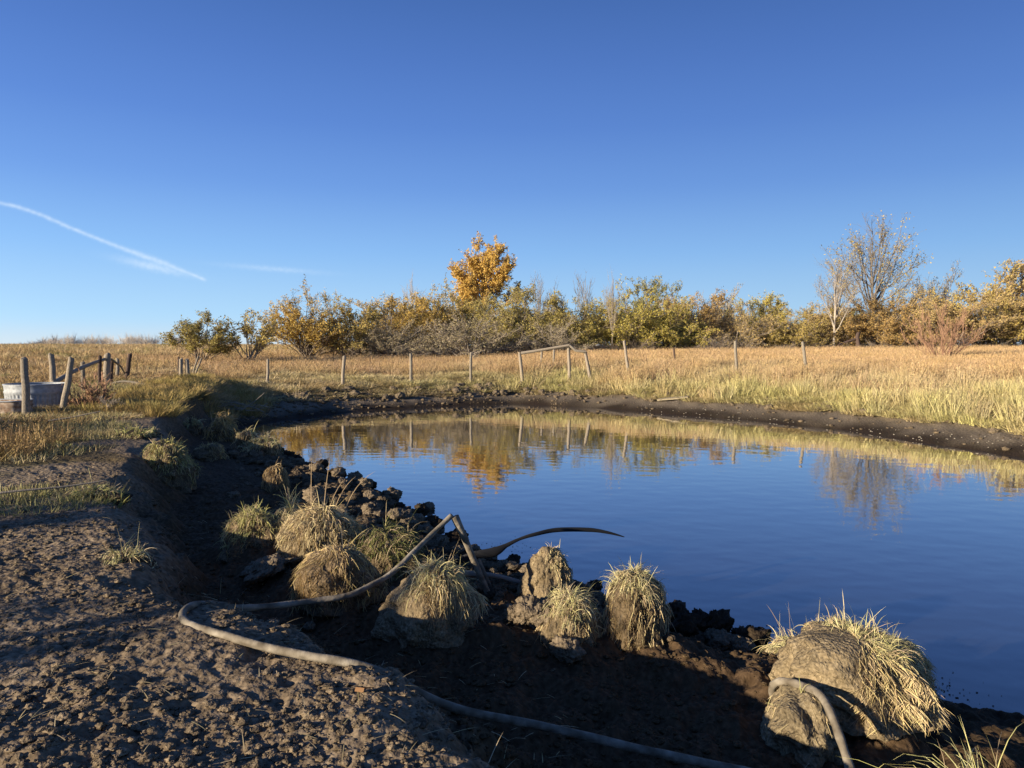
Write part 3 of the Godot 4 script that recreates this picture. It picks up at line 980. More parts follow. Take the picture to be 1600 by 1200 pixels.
	part("brace_pole", stick([Vector3(2.7, 2.56, -33.9) - b.position, Vector3(3.0, 2.3, -33.9) - b.position, Vector3(3.2, 2.27, -33.9) - b.position, Vector3(3.5, 2.23, -33.9) - b.position], 0.06, 0.07), M.wood, b)
	# second brace glimpsed behind
	for e in [["grey stake standing behind the brace rail, left one of two", 1.55, -39.0, 1.62], ["grey stake standing behind the brace rail, right one of two", 2.2, -39.0, 2.3]]:
		post(e[0], e[1], e[2], Vector3(e[3], 2.35, e[2]), 0.06, M.wood, gf)
	# stump with leaning limbs beside the birch
	var s := thing("broken_stump", "dark broken stump with two leaning limbs beside the birch", "stump", Vector3(26.0, H(26.0, -54.5, false), -54.5))
	part("trunk", stick([Vector3(0.25, -0.2, 0), Vector3(0.3, 0.7, 0), Vector3(0.2, 1.5, 0), Vector3(0.3, 1.8, 0)], 0.2, 0.15, 9, 0.35), M.dark_wood, s)
	part("limb", stick([Vector3(0.2, 1.35, 0), Vector3(-0.5, 1.15, 0), Vector3(-1.35, 0.85, 0)], 0.1, 0.06), M.dark_wood, s)
	part("limb", stick([Vector3(-1.3, 0.75, 0), Vector3(-0.7, 0.3, 0), Vector3(-0.1, 0.1, 0)], 0.08, 0.06), M.dark_wood, s)
	# plank on the far mud
	var y := H(6.3, -24.0 - 3.4, false)
	var pl := thing("driftwood_plank", "pale weathered plank lying on the far mud bank", "plank", Vector3(6.35, H(6.35, -28.2) + 0.1, -28.2), 0.0)
	var mb := MB.new()
	mb.box(Vector3.ZERO, Vector3(1.25, 0.06, 0.2), Basis.from_euler(Vector3(0.2, -0.5, 0.12)), Color(1.15, 1.05, 0.9))
	part("board", mb.mesh(), M.pale_wood, pl)

func tanks() -> void:
	# round galvanised stock tank with flutes below a plain band
	var x := -11.5
	var z := -17.3
	var y := H(x, z, false)
	var t := thing("stock_tank", "round galvanised stock tank with vertical flutes behind the front post", "tank", Vector3(x, y, z))
	var mb := MB.new()
	var cols := 160
	var prof := [[0.0, 0.60, 1.0], [0.06, 0.60, 1.0], [0.36, 0.63, 1.0], [0.39, 0.645, 0.0], [0.44, 0.66, 0.0], [0.47, 0.645, 0.0], [0.56, 0.655, 0.0], [0.6, 0.66, 0.0], [0.6, 0.64, 0.0], [0.4, 0.62, 0.0], [0.05, 0.58, 0.0]]
	for p in prof:
		for j in cols:
			var a := TAU * -j / cols
			var q: float = p[1] + p[2] * 0.014 * sin(a * 40.0)
			mb.v.append(Vector3(cos(a) * q, p[0], sin(a) * q))
			mb.c.append(Color(1, 1, 1))
	for i in prof.size() - 1:
		for j in cols:
			var a := i * cols + j
			var b := i * cols + (j + 1) % cols
			mb.ix.append_array([a, b, a + cols, b, b + cols, a + cols])
	part("shell", mb.mesh(true), M.zinc, t)
	var rim := MB.new()
	var pts := []
	for k in 49: pts.append(Vector3(cos(TAU * k / 48.0) * 0.655, 0.605, sin(TAU * k / 48.0) * 0.655))
	var rr := []
	for k in 49: rr.append(0.02)
	rim.tube(pts, rr, 8, Color(1, 1, 1), false)
	part("rim", rim.mesh(true), M.zinc, t)
	var disc := CylinderMesh.new()
	disc.top_radius = 0.615
	disc.bottom_radius = 0.6
	disc.height = 0.02
	disc.radial_segments = 48
	var fl := part("tank_floor", disc, M.wet, t)
	fl.position.y = 0.3
	# older trough at the picture's left edge
	x = -11.5
	z = -15.7
	y = H(x, z, false)
	t = thing("stock_trough", "low weathered trough with ribbed sides cut by the left edge of the picture", "trough", Vector3(x, y, z), 0.05)
	mb = MB.new()
	cols = 48
	prof = [[0.0, 0.0], [0.1, 0.0], [0.13, 0.02], [0.16, 0.0], [0.24, 0.0], [0.27, 0.02], [0.3, 0.0], [0.36, 0.01], [0.36, -0.03], [0.1, -0.05]]
	for p in prof:
		for j in cols:
			var a := TAU * -j / cols
			var cx: float = signf(cos(a)) * pow(absf(cos(a)), 0.3) * (0.8 + p[1])
			var cz: float = signf(sin(a)) * pow(absf(sin(a)), 0.3) * (0.35 + p[1])
			mb.v.append(Vector3(cx, p[0], cz))
			mb.c.append(Color(1, 1, 1))
	for i in prof.size() - 1:
		for j in cols:
			var a := i * cols + j
			var b := i * cols + (j + 1) % cols
			mb.ix.append_array([a, b, a + cols, b, b + cols, a + cols])
	part("shell", mb.mesh(true), M.rust_zinc, t)
	rim = MB.new()
	pts = []
	rr = []
	for k in 49:
		var a := TAU * k / 48.0
		pts.append(Vector3(signf(cos(a)) * pow(absf(cos(a)), 0.3) * 0.81, 0.37, signf(sin(a)) * pow(absf(sin(a)), 0.3) * 0.36))
		rr.append(0.018)
	rim.tube(pts, rr, 6, Color(1.4, 1.4, 1.4), false)
	part("rim", rim.mesh(true), M.zinc, t)
	var bx := BoxMesh.new()
	bx.size = Vector3(1.5, 0.02, 0.6)
	fl = part("tank_floor", bx, M.wet, t)
	fl.position.y = 0.22

func hoses() -> void:
	var r := 0.0215
	var raw := [Vector3(-0.51, 1.07, -6.0), Vector3(-0.66, 0.95, -5.85), Vector3(-0.79, 0.86, -5.6), Vector3(-0.93, 0.76, -5.4), Vector3(-1.07, 0.72, -5.22), Vector3(-1.2, 0.7, -5.08), Vector3(-1.44, 0.7, -4.95), Vector3(-1.71, 0.75, -4.7), Vector3(-1.86, 0.84, -4.38), Vector3(-1.9, 0.89, -4.15), Vector3(-1.87, 0.91, -3.99), Vector3(-1.79, 0.92, -3.87), Vector3(-1.67, 0.915, -3.78), Vector3(-1.52, 0.91, -3.7), Vector3(-1.22, 0.9, -3.54), Vector3(-0.88, 0.87, -3.41), Vector3(-0.56, 0.79, -3.4), Vector3(-0.25, 0.7, -3.44), Vector3(0.16, 0.62, -3.45), Vector3(0.62, 0.55, -3.37), Vector3(1.01, 0.5, -3.31), Vector3(1.5, 0.45, -3.2), Vector3(2.2, 0.4, -3.0)]
	var pts := smooth_path(raw, 8)
	var rr := []
	for k in pts.size():
		var p: Vector3 = pts[k]
		if k > 38:
			p.y = maxf(p.y, H(p.x, p.z, false) + r + 0.012)
		pts[k] = p
		rr.append(r * (1.0 + 0.04 * sin(k * 0.9)))
	for round_ in 24:
		for k in range(38, pts.size() - 1):
			var p: Vector3 = pts[k]
			p.y = p.y * 0.5 + (pts[k - 1].y + pts[k + 1].y) * 0.25
			pts[k] = p
	var at := Vector3(-1.0, 0.8, -3.5)
	var local := []
	for p in pts: local.append(p - at)
	var o := thing("long_hose", "long pale mud caked hose looping over the bank up to the crossed stakes", "hose", at)
	var mb := MB.new()
	mb.tube(local, rr, 12, Color(1, 1, 1), true, 0.02)
	part("pipe", mb.mesh(true), M.hose, o)
	# stakes that hold its end
	o = thing("wooden_stake", "mottled grey stake slanting down right from the raised hose end", "stake", Vector3(-0.16, 0.25, -6.1))
	part("shaft", stick([Vector3.ZERO, Vector3(-0.12, 0.3, 0.04), Vector3(-0.245, 0.62, 0.08), Vector3(-0.325, 0.81, 0.1)], 0.026, 0.034, 10, 0.12), M.hose, o)
	o = thing("wooden_stake", "thin grey stake crossing low behind the mottled stake", "stake", Vector3(-0.15, 0.24, -6.3))
	part("shaft", stick([Vector3.ZERO, Vector3(-0.08, 0.2, 0), Vector3(-0.17, 0.42, -0.02)], 0.02, 0.014), M.hose, o)
	o = thing("dead_branch", "grey dead branch lying level at the foot of the stakes", "branch", Vector3(-0.55, 0.44, -6.42))
	part("limb", stick(smooth_path([Vector3.ZERO, Vector3(0.2, 0.0, 0.02), Vector3(0.4, 0.0, 0.08), Vector3(0.64, -0.05, 0.12)], 4), 0.03, 0.018), M.grey_bark, o)
	# flattened black hose arching out over the water
	var b := [Vector3(-0.6, 0.5, -6.4), Vector3(-0.37, 0.63, -6.3), Vector3(-0.16, 0.655, -6.35), Vector3(-0.05, 0.7, -6.4), Vector3(0.07, 0.745, -6.45), Vector3(0.21, 0.775, -6.5), Vector3(0.42, 0.79, -6.6), Vector3(0.73, 0.765, -6.7), Vector3(0.92, 0.725, -6.75), Vector3(1.08, 0.67, -6.8)]
	var bp := smooth_path(b, 6)
	var wide := [0.03, 0.035, 0.045, 0.02, 0.014, 0.018, 0.022, 0.021, 0.014, 0.004]
	mb = MB.new()
	at = b[0]
	for k in bp.size():
		var f := float(k) / 6.0
		var w: float = lerpf(wide[mini(int(f), 9)], wide[mini(int(f) + 1, 9)], f - int(f))
		var t: Vector3 = (bp[mini(k + 1, bp.size() - 1)] - bp[maxi(k - 1, 0)]).normalized()
		var u := t.cross(Vector3(0, 0, 1)).normalized()
		var v := t.cross(u)
		for m in 10:
			var a := TAU * m / 10.0
			mb.v.append(bp[k] - at + u * cos(a) * w + v * sin(a) * w * 0.35)
			mb.c.append(Color(1, 1, 1))
	mb.grid(bp.size(), 10, 0, true)
	o = thing("black_hose", "flattened black hose arching out over the water from the stakes", "hose", at)
	part("pipe", mb.mesh(true), M.black_hose, o)
	# short pipe over the lump at lower right
	at = Vector3(1.45, 0.7, -3.5)
	raw = [Vector3(1.51, 0.44, -3.97), Vector3(1.477, 0.538, -3.967), Vector3(1.477, 0.606, -3.935), Vector3(1.519, 0.648, -3.872), Vector3(1.583, 0.664, -3.777), Vector3(1.619, 0.67, -3.671), Vector3(1.619, 0.633, -3.534), Vector3(1.609, 0.548, -3.376), Vector3(1.598, 0.453, -3.228), Vector3(1.583, 0.36, -3.059), Vector3(1.561, 0.3, -2.743)]
	local = []
	for p in smooth_path(raw, 6): local.append(p - at)
	rr = []
	for k in local.size(): rr.append(0.0215 * (1.0 + 0.06 * sin(k * 1.3)))
	mb = MB.new()
	mb.tube(local, rr, 12, Color(1.1, 1.1, 1.1), true, 0.03)
	o = thing("bent_pipe", "bent pale pipe resting over the earth lump at lower right", "pipe", at)
	part("pipe", mb.mesh(true), M.hose, o)

func near_tussocks() -> void:
	var straw := Color(0.55, 0.46, 0.26)
	var gold := Color(0.52, 0.4, 0.19)
	var grn := Color(0.3, 0.3, 0.12)
	var dull := Color(0.3, 0.24, 0.1)
	tussock("green gold mop of grass nearest the path's far edge", -4.95, -10.2, 0.66, 0.58, 1.17, {"c1": Color(0.42, 0.36, 0.14), "c2": grn, "n": 2400, "thatch": 500, "len": 0.12, "tmin": 0.2, "wid": 0.01})
	tussock("low lump with a pale earth face behind the green gold mop", -5.75, -13.54, 0.6, 0.6, 0.68, {"c1": gold, "c2": dull, "n": 250, "thatch": 250, "len": 0.12, "tmin": 0.75, "wid": 0.012, "hang": [-0.8, 1.2]})
	tussock("golden tuft on a pale lump, farthest back on the dark ledge", -7.0, -17.1, 0.75, 0.7, 0.9, {"c1": Color(0.5, 0.32, 0.1), "c2": gold, "n": 600, "thatch": 400, "len": 0.25, "tmin": 0.55, "wid": 0.014, "arc": [-1.2, 2.2]})
	tussock("small green tuft left of the farthest golden tuft", -7.9, -17.6, 0.4, 0.4, 0.78, {"c1": straw, "c2": grn, "n": 350, "thatch": 60, "len": 0.18, "tmin": 0.3, "wid": 0.014})
	tussock("pale earth lump topped with spiky grass at the pond's left corner", -5.55, -14.9, 0.55, 0.5, 0.78, {"c1": straw, "c2": grn, "n": 260, "thatch": 140, "len": 0.16, "tmin": 0.7, "wid": 0.012})
	tussock("spiky grass clump right of the pale lump at the pond's left corner", -5.05, -14.5, 0.6, 0.5, 0.7, {"c1": straw, "c2": grn, "n": 700, "thatch": 200, "len": 0.24, "tmin": 0.3, "wid": 0.012})
	tussock("brown beehive shaped bare tussock beside the clod heap", -3.52, -10.58, 0.36, 0.36, 0.74, {"c1": Color(0.4, 0.29, 0.14), "c2": Color(0.34, 0.24, 0.12), "n": 120, "thatch": 700, "len": 0.11, "tmin": 0.8, "rise": 0.1, "wid": 0.009, "steep": 3.0, "rough": 0.15})
	tussock("green grass dome with a sharp shadow line, left of the big golden tussock", -2.52, -6.95, 0.56, 0.52, 0.95, {"c1": Color(0.44, 0.38, 0.16), "c2": grn, "n": 1900, "thatch": 500, "len": 0.12, "tmin": 0.35, "wid": 0.007})
	tussock("spiky upright grass behind the green grass dome", -2.4, -7.7, 0.28, 0.28, 0.86, {"c1": straw, "c2": grn, "n": 400, "thatch": 60, "len": 0.26, "tmin": 0.3, "wid": 0.008, "out": 0.5})
	tussock("biggest golden tussock in the middle of the row", -1.83, -6.62, 0.7, 0.6, 1.06, {"c1": straw, "c2": gold, "n": 2200, "thatch": 1000, "len": 0.14, "tmin": 0.45, "wid": 0.007, "lean": Vector2(0.12, 0.0), "soil": Color(0.32, 0.25, 0.15)})
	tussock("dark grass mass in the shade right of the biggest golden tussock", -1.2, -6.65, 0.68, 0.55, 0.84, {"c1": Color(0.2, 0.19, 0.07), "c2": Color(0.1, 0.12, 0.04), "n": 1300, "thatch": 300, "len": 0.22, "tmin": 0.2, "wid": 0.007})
	tussock("brown dome with a bare cracked face in front of the golden tussock", -1.38, -5.58, 0.62, 0.58, 0.95, {"c1": Color(0.46, 0.36, 0.17), "c2": Color(0.36, 0.25, 0.13), "n": 260, "thatch": 1200, "len": 0.16, "tmin": 0.82, "rise": 0.15, "wid": 0.006, "steep": 3.2, "rough": 0.28, "soil": Color(0.27, 0.2, 0.12)})
	tussock("shaggy tussock just left of the stakes, long blades over a pale bare foot", -0.6, -5.0, 0.64, 0.56, 1.0, {"c1": straw, "c2": Color(0.36, 0.34, 0.14), "n": 1100, "thatch": 700, "len": 0.17, "tmin": 0.7, "wid": 0.0055, "steep": 2.2, "lean": Vector2(0.12, 0.0), "soil": Color(0.36, 0.28, 0.17), "hang": [-1.5, 1.7], "hmin": 0.45, "arc": [-2.4, 2.4], "rough": 0.26})
	tussock("upright earth cone with a grass cap, right behind the stakes", 0.28, -6.14, 0.38, 0.4, 0.76, {"c1": straw, "c2": dull, "n": 420, "thatch": 320, "len": 0.09, "tmin": 0.75, "wid": 0.0065, "steep": 3.4, "lean": Vector2(0.12, 0.0), "hang": [-1.2, 1.2], "soil": Color(0.36, 0.28, 0.17)})
	tussock("shaggy pale tussock left of the pair standing at the water", 0.41, -4.9, 0.38, 0.42, 0.82, {"c1": straw, "c2": Color(0.38, 0.36, 0.16), "n": 1200, "thatch": 600, "len": 0.13, "tmin": 0.5, "wid": 0.0055, "steep": 2.2, "soil": Color(0.36, 0.28, 0.17), "rough": 0.34})
	tussock("tall shaggy tussock, right one of the pair standing at the water", 0.86, -4.95, 0.4, 0.42, 0.96, {"c1": straw, "c2": Color(0.38, 0.36, 0.15), "n": 1200, "thatch": 900, "len": 0.125, "tmin": 0.72, "wid": 0.0055, "steep": 3.2, "soil": Color(0.2, 0.15, 0.09)})
	tussock("low grassy lump behind the largest tussock at lower right", 1.93, -4.75, 0.42, 0.4, 0.56, {"c1": straw, "c2": grn, "n": 500, "thatch": 120, "len": 0.16, "tmin": 0.5, "wid": 0.0055, "soil": Color(0.38, 0.31, 0.2)})
	tussock("largest tussock at lower right, bare cracked front and drooping grass", 2.0, -4.1, 0.76, 0.7, 0.88, {"c1": Color(0.56, 0.47, 0.25), "c2": Color(0.4, 0.38, 0.15), "n": 1400, "thatch": 2000, "len": 0.135, "tmin": 0.8, "wid": 0.0045, "steep": 4.5, "arc": [-2.0, 1.25], "hang": [-0.8, 1.95], "rough": 0.3, "soil": Color(0.4, 0.315, 0.19), "hmin": 0.2})
	tussock("bare earth lump under the bent pale pipe", 1.55, -3.75, 0.34, 0.46, 0.66, {"n": 30, "thatch": 60, "len": 0.1, "tmin": 0.5, "rise": 0.1, "wid": 0.004, "steep": 3.2, "soil": Color(0.36, 0.29, 0.18)})
	tussock("spiky pale grass in the bottom right corner", 2.13, -3.12, 0.5, 0.4, 0.66, {"c1": Color(0.56, 0.5, 0.25), "c2": Color(0.4, 0.38, 0.13), "n": 520, "thatch": 60, "len": 0.42, "tmin": 0.3, "wid": 0.005, "out": 1.2, "rise": 0.6})
	# tufts that overhang the path's edge
	tussock("small overhanging tuft on the path's edge beside the dark hollow", -2.85, -5.2, 0.34, 0.26, 1.02, {"c1": straw, "c2": grn, "n": 360, "thatch": 100, "len": 0.15, "tmin": 0.6, "wid": 0.006, "soil": Color(0.12, 0.09, 0.06)})
	tussock("green turf lip on the path's edge where the white stick ends", -4.35, -7.4, 0.6, 0.4, 1.05, {"c1": Color(0.4, 0.36, 0.14), "c2": grn, "n": 700, "thatch": 80, "len": 0.13, "tmin": 0.5, "wid": 0.008, "soil": Color(0.12, 0.09, 0.06)})
	tussock("grass cushion on the path's edge left of the green gold mop", -6.4, -12.2, 0.7, 0.6, 1.12, {"c1": Color(0.36, 0.33, 0.12), "c2": grn, "n": 800, "thatch": 100, "len": 0.14, "tmin": 0.3, "wid": 0.011, "soil": Color(0.12, 0.09, 0.06)})
	tussock("small green cushion in the middle of the muddy path", -6.75, -10.6, 0.6, 0.5, 1.06, {"c1": Color(0.36, 0.33, 0.12), "c2": grn, "n": 700, "thatch": 60, "len": 0.12, "tmin": 0.2, "wid": 0.011, "soil": Color(0.12, 0.09, 0.06)})

func heaps() -> void:
	for k in 6: clods.append(clod_mesh(k * 17.3))
	rng.seed = 311
	var sunny := [["pale clod in the sun nearest the pond's left corner", -3.35, -12.2, 0.110], ["left clod of the sunlit pair behind the tall grass stalks", -3.0, -11.0, 0.110], ["pale clod high on the heap above the biggest golden tussock", -2.3, -11.1, 0.110], ["twin topped clod at the heap's sunlit crest", -1.85, -11.0, 0.116], ["rough brown clod directly above the biggest golden tussock", -2.6, -9.4, 0.143], ["sunlit clod at the water's edge end of the crest", -1.3, -10.9, 0.121], ["pale crumbly clod above the shaded grass", -1.45, -8.9, 0.110], ["white flecked clod closest to the water above the hose", -1.0, -9.1, 0.083], ["small white stone at the water just left of the hose end", -0.55, -7.9, 0.039]]
	for e in sunny: clod("earth_clod", e[0], e[1], e[2], e[3], M.clod if not "white stone" in e[0] else M.stone, "", -1.1)
	# dark heap along the near shore
	var line := [Vector2(-5.0, -15.2), Vector2(-4.3, -14.2), Vector2(-3.4, -13.0), Vector2(-2.7, -11.9), Vector2(-1.9, -10.8), Vector2(-1.3, -9.7), Vector2(-0.9, -8.9), Vector2(-0.5, -8.1), Vector2(0.1, -7.2), Vector2(0.7, -6.75), Vector2(1.3, -6.2), Vector2(1.75, -5.75), Vector2(2.2, -5.3)]
	for k in 170:
		var f := rng.randf() * (line.size() - 1.001)
		var p: Vector2 = line[int(f)].lerp(line[int(f) + 1], f - int(f))
		var q := absf(rng.randfn()) * 0.55
		var x := p.x - q * 0.82 + 0.12
		var z := p.y + q * 0.35
		var s := rng.randf_range(0.04, 0.12) * (1.0 if z < -8.0 else 0.7)
		clod("earth_clod", "dark lump of dug earth in the heap along the near shore", x, z, s, M.wet if q < 0.2 else M.clod, "clods heaped along the near shore", rng.randf_range(-2.0, 0.5) * maxf(0.0, 1.0 - q))
	for e in [["sharp dark clod standing up at the water right of the tall shaggy tussock", 1.3, -5.6, 0.11], ["broad black clod at the water right of the sharp dark clod", 1.62, -5.5, 0.1], ["black clod behind the pair of shaggy tussocks", 0.95, -5.9, 0.1], ["jagged black clod between the sharp clod and the broad clod", 1.46, -5.52, 0.09], ["low black clod last in the heap before the low grassy lump", 1.82, -5.25, 0.09], ["black clod in front of the sharp clod at the water", 1.3, -5.3, 0.09]]:
		clod("earth_clod", e[0], e[1], e[2], e[3], M.wet, "", -1.1)
	for e in [["pale lump left of the row of lumps below the cone", 0.02, -5.05, 0.075], ["upright pale lump at the foot of the shaggy tussocks", 0.13, -4.98, 0.105], ["slanting pale lump beside the shaggy tussock's foot", 0.24, -4.95, 0.11], ["flat pale lump in front of the shaggy pair", 0.36, -4.6, 0.09], ["small pale stones beside the upright pale lump", 0.07, -4.95, 0.04]]:
		clod("earth_lump", e[0], e[1], e[2], e[3], M.clod, "", -0.6)
	clod("earth_clod", "crumbly brown sod left of the brown bare dome", -2.15, -6.1, 0.17, M.clod, "", -1.2, 0.55)
	clod("earth_clod", "pale flake of sod on top of the crumbly brown sod", -1.95, -6.2, 0.09, M.clod, "", -3.6, 0.4)
	# scattered in the dark hollow
	for k in 40:
		var f := rng.randf()
		var z := lerpf(-15.0, -4.6, f)
		var x := lerpf(-5.6, -1.2, f) + rng.randf_range(-0.5, 1.0)
		clod("earth_clod", "small clod lying in the shaded hollow between path and tussocks", x, z, rng.randf_range(0.03, 0.08), M.clod, "clods in the shaded hollow", 0.4)
	# rubble along the top of the far mud bank
	var laid := 0
	for k in 3000:
		var x := rng.randf_range(-8.5, 3.5)
		var z := rng.randf_range(-35.0, -25.0)
		H(x, z, false)
		if g_near > 0.3 or g_d < 1.2 or g_d > 3.0 or g_s > -0.6 or laid > 55: continue
		laid += 1
		clod("earth_clod", "grey clod in the row on top of the far mud bank", x, z, rng.randf_range(0.08, 0.2), M.clod, "clods on the far bank", 0.2)
	laid = 0
	for k in 3000:
		var x := rng.randf_range(5.0, 15.0)
		var z := rng.randf_range(-31.0, -15.0)
		H(x, z, false)
		if g_near > 0.3 or g_d < 1.3 or g_d > 3.2 or laid > 30: continue
		laid += 1
		clod("earth_clod", "brown clod on the trodden edge of the right hand mud bank", x, z, rng.randf_range(0.05, 0.14), M.clod, "clods on the right hand bank", 0.4)
	# rubble too small to tell apart: crumbs on the path, broken clods in the hollow and along both shores
	var small := []
	for k in 3:
		small.append(clod_mesh(k * 31.0 + 200.0, 0.7, 10, 5))
	for m in 3:
		var crumbs := PackedFloat32Array()
		for k in 10000:
			var r := 2.3 + 8.0 * pow(rng.randf(), 1.5)
			var a := deg_to_rad(rng.randf_range(-44.0, 25.0))
			var x := r * sin(a)
			var z := -r * cos(a)
			if nf.get_noise_2d(x * 0.5 + 60.0, z * 0.5) < -0.18 + 0.5 * (rng.randf() - 0.5): continue
			var y := H(x, z)
			if g_s < -0.5 and g_d < 0.0: continue
			var s := 0.0035 + 0.017 * pow(rng.randf(), 4.0)
			var c := Color(0.95, 0.93, 0.9) * rng.randf_range(0.7, 1.25) if g_s > -0.3 else Color(0.5, 0.43, 0.33)
			put(crumbs, Vector3(x, y + s * 0.1, z), rng.randf() * TAU, s * rng.randf_range(0.8, 1.6), s * rng.randf_range(0.5, 0.9), c)
		scatter("mud_crumbs", small[m], M.clod, crumbs, "small dry crumbs of mud strewn over the trampled bank", "mud crumbs")
		var rubble := PackedFloat32Array()
		for k in 3200:
			var f := rng.randf() * (line.size() - 1.001)
			var p: Vector2 = line[int(f)].lerp(line[int(f) + 1], f - int(f))
			var q := pow(rng.randf(), 0.8) * 1.5 - 0.12
			var x := p.x - q * 0.82 + 0.12 + rng.randfn() * 0.05
			var z := p.y + q * 0.35 + rng.randfn() * 0.1
			if nf.get_noise_2d(x * 0.4 + 20.0, z * 0.4) < -0.1: continue
			var s := (0.018 + 0.05 * pow(rng.randf(), 2.0)) * (1.0 if z < -8.0 else 0.75)
			put(rubble, Vector3(x, H(x, z) + s * 0.3, z), rng.randf() * TAU, s, s * rng.randf_range(0.6, 1.0), Color(0.8, 0.76, 0.7) * rng.randf_range(0.35, 1.1))
		for k in 9000:
			var x := rng.randf_range(-9.0, 14.0)
			var z := rng.randf_range(-35.0, -14.0)
			var y := H(x, z)
			if g_near > 0.3 or g_d < 0.15 or g_d > 3.2 or g_s > -0.8: continue
			if rng.randf() > (0.25 + 0.75 * smoothstep(0.8, 2.4, g_d)) * lerpf(1.0, 0.2, smoothstep(0.0, 5.0, x)): continue
			var s := 0.02 + 0.06 * pow(rng.randf(), 2.5)
			put(rubble, Vector3(x, y + s * 0.25, z), rng.randf() * TAU, s, s * 0.7, Color(1, 0.97, 0.93) * rng.randf_range(0.5, 1.2))
		scatter("mud_rubble", small[m], M.clod, rubble, "broken lumps of mud along the pond's shores", "mud rubble")
	var peb := PackedFloat32Array()
	for k in 420:
		var x := rng.randf_range(5.0, 14.0)
		var z := lerpf(-28.0, -14.0, (x - 5.0) / 8.0) + rng.randf_range(-2.5, 1.5)
		var hh := H(x, z, false)
		if g_d < 0.1 or g_d > 2.4: continue
		var s := rng.randf_range(0.008, 0.022)
		put(peb, Vector3(x, hh + s * 0.3, z), rng.randf() * TAU, s, s * 0.7, Color(1, 1, 1) * rng.randf_range(0.9, 1.6))
	scatter("pebbles", clods[0], M.stone, peb, "pale pebbles sprinkled over the right hand mud bank", "pebbles")

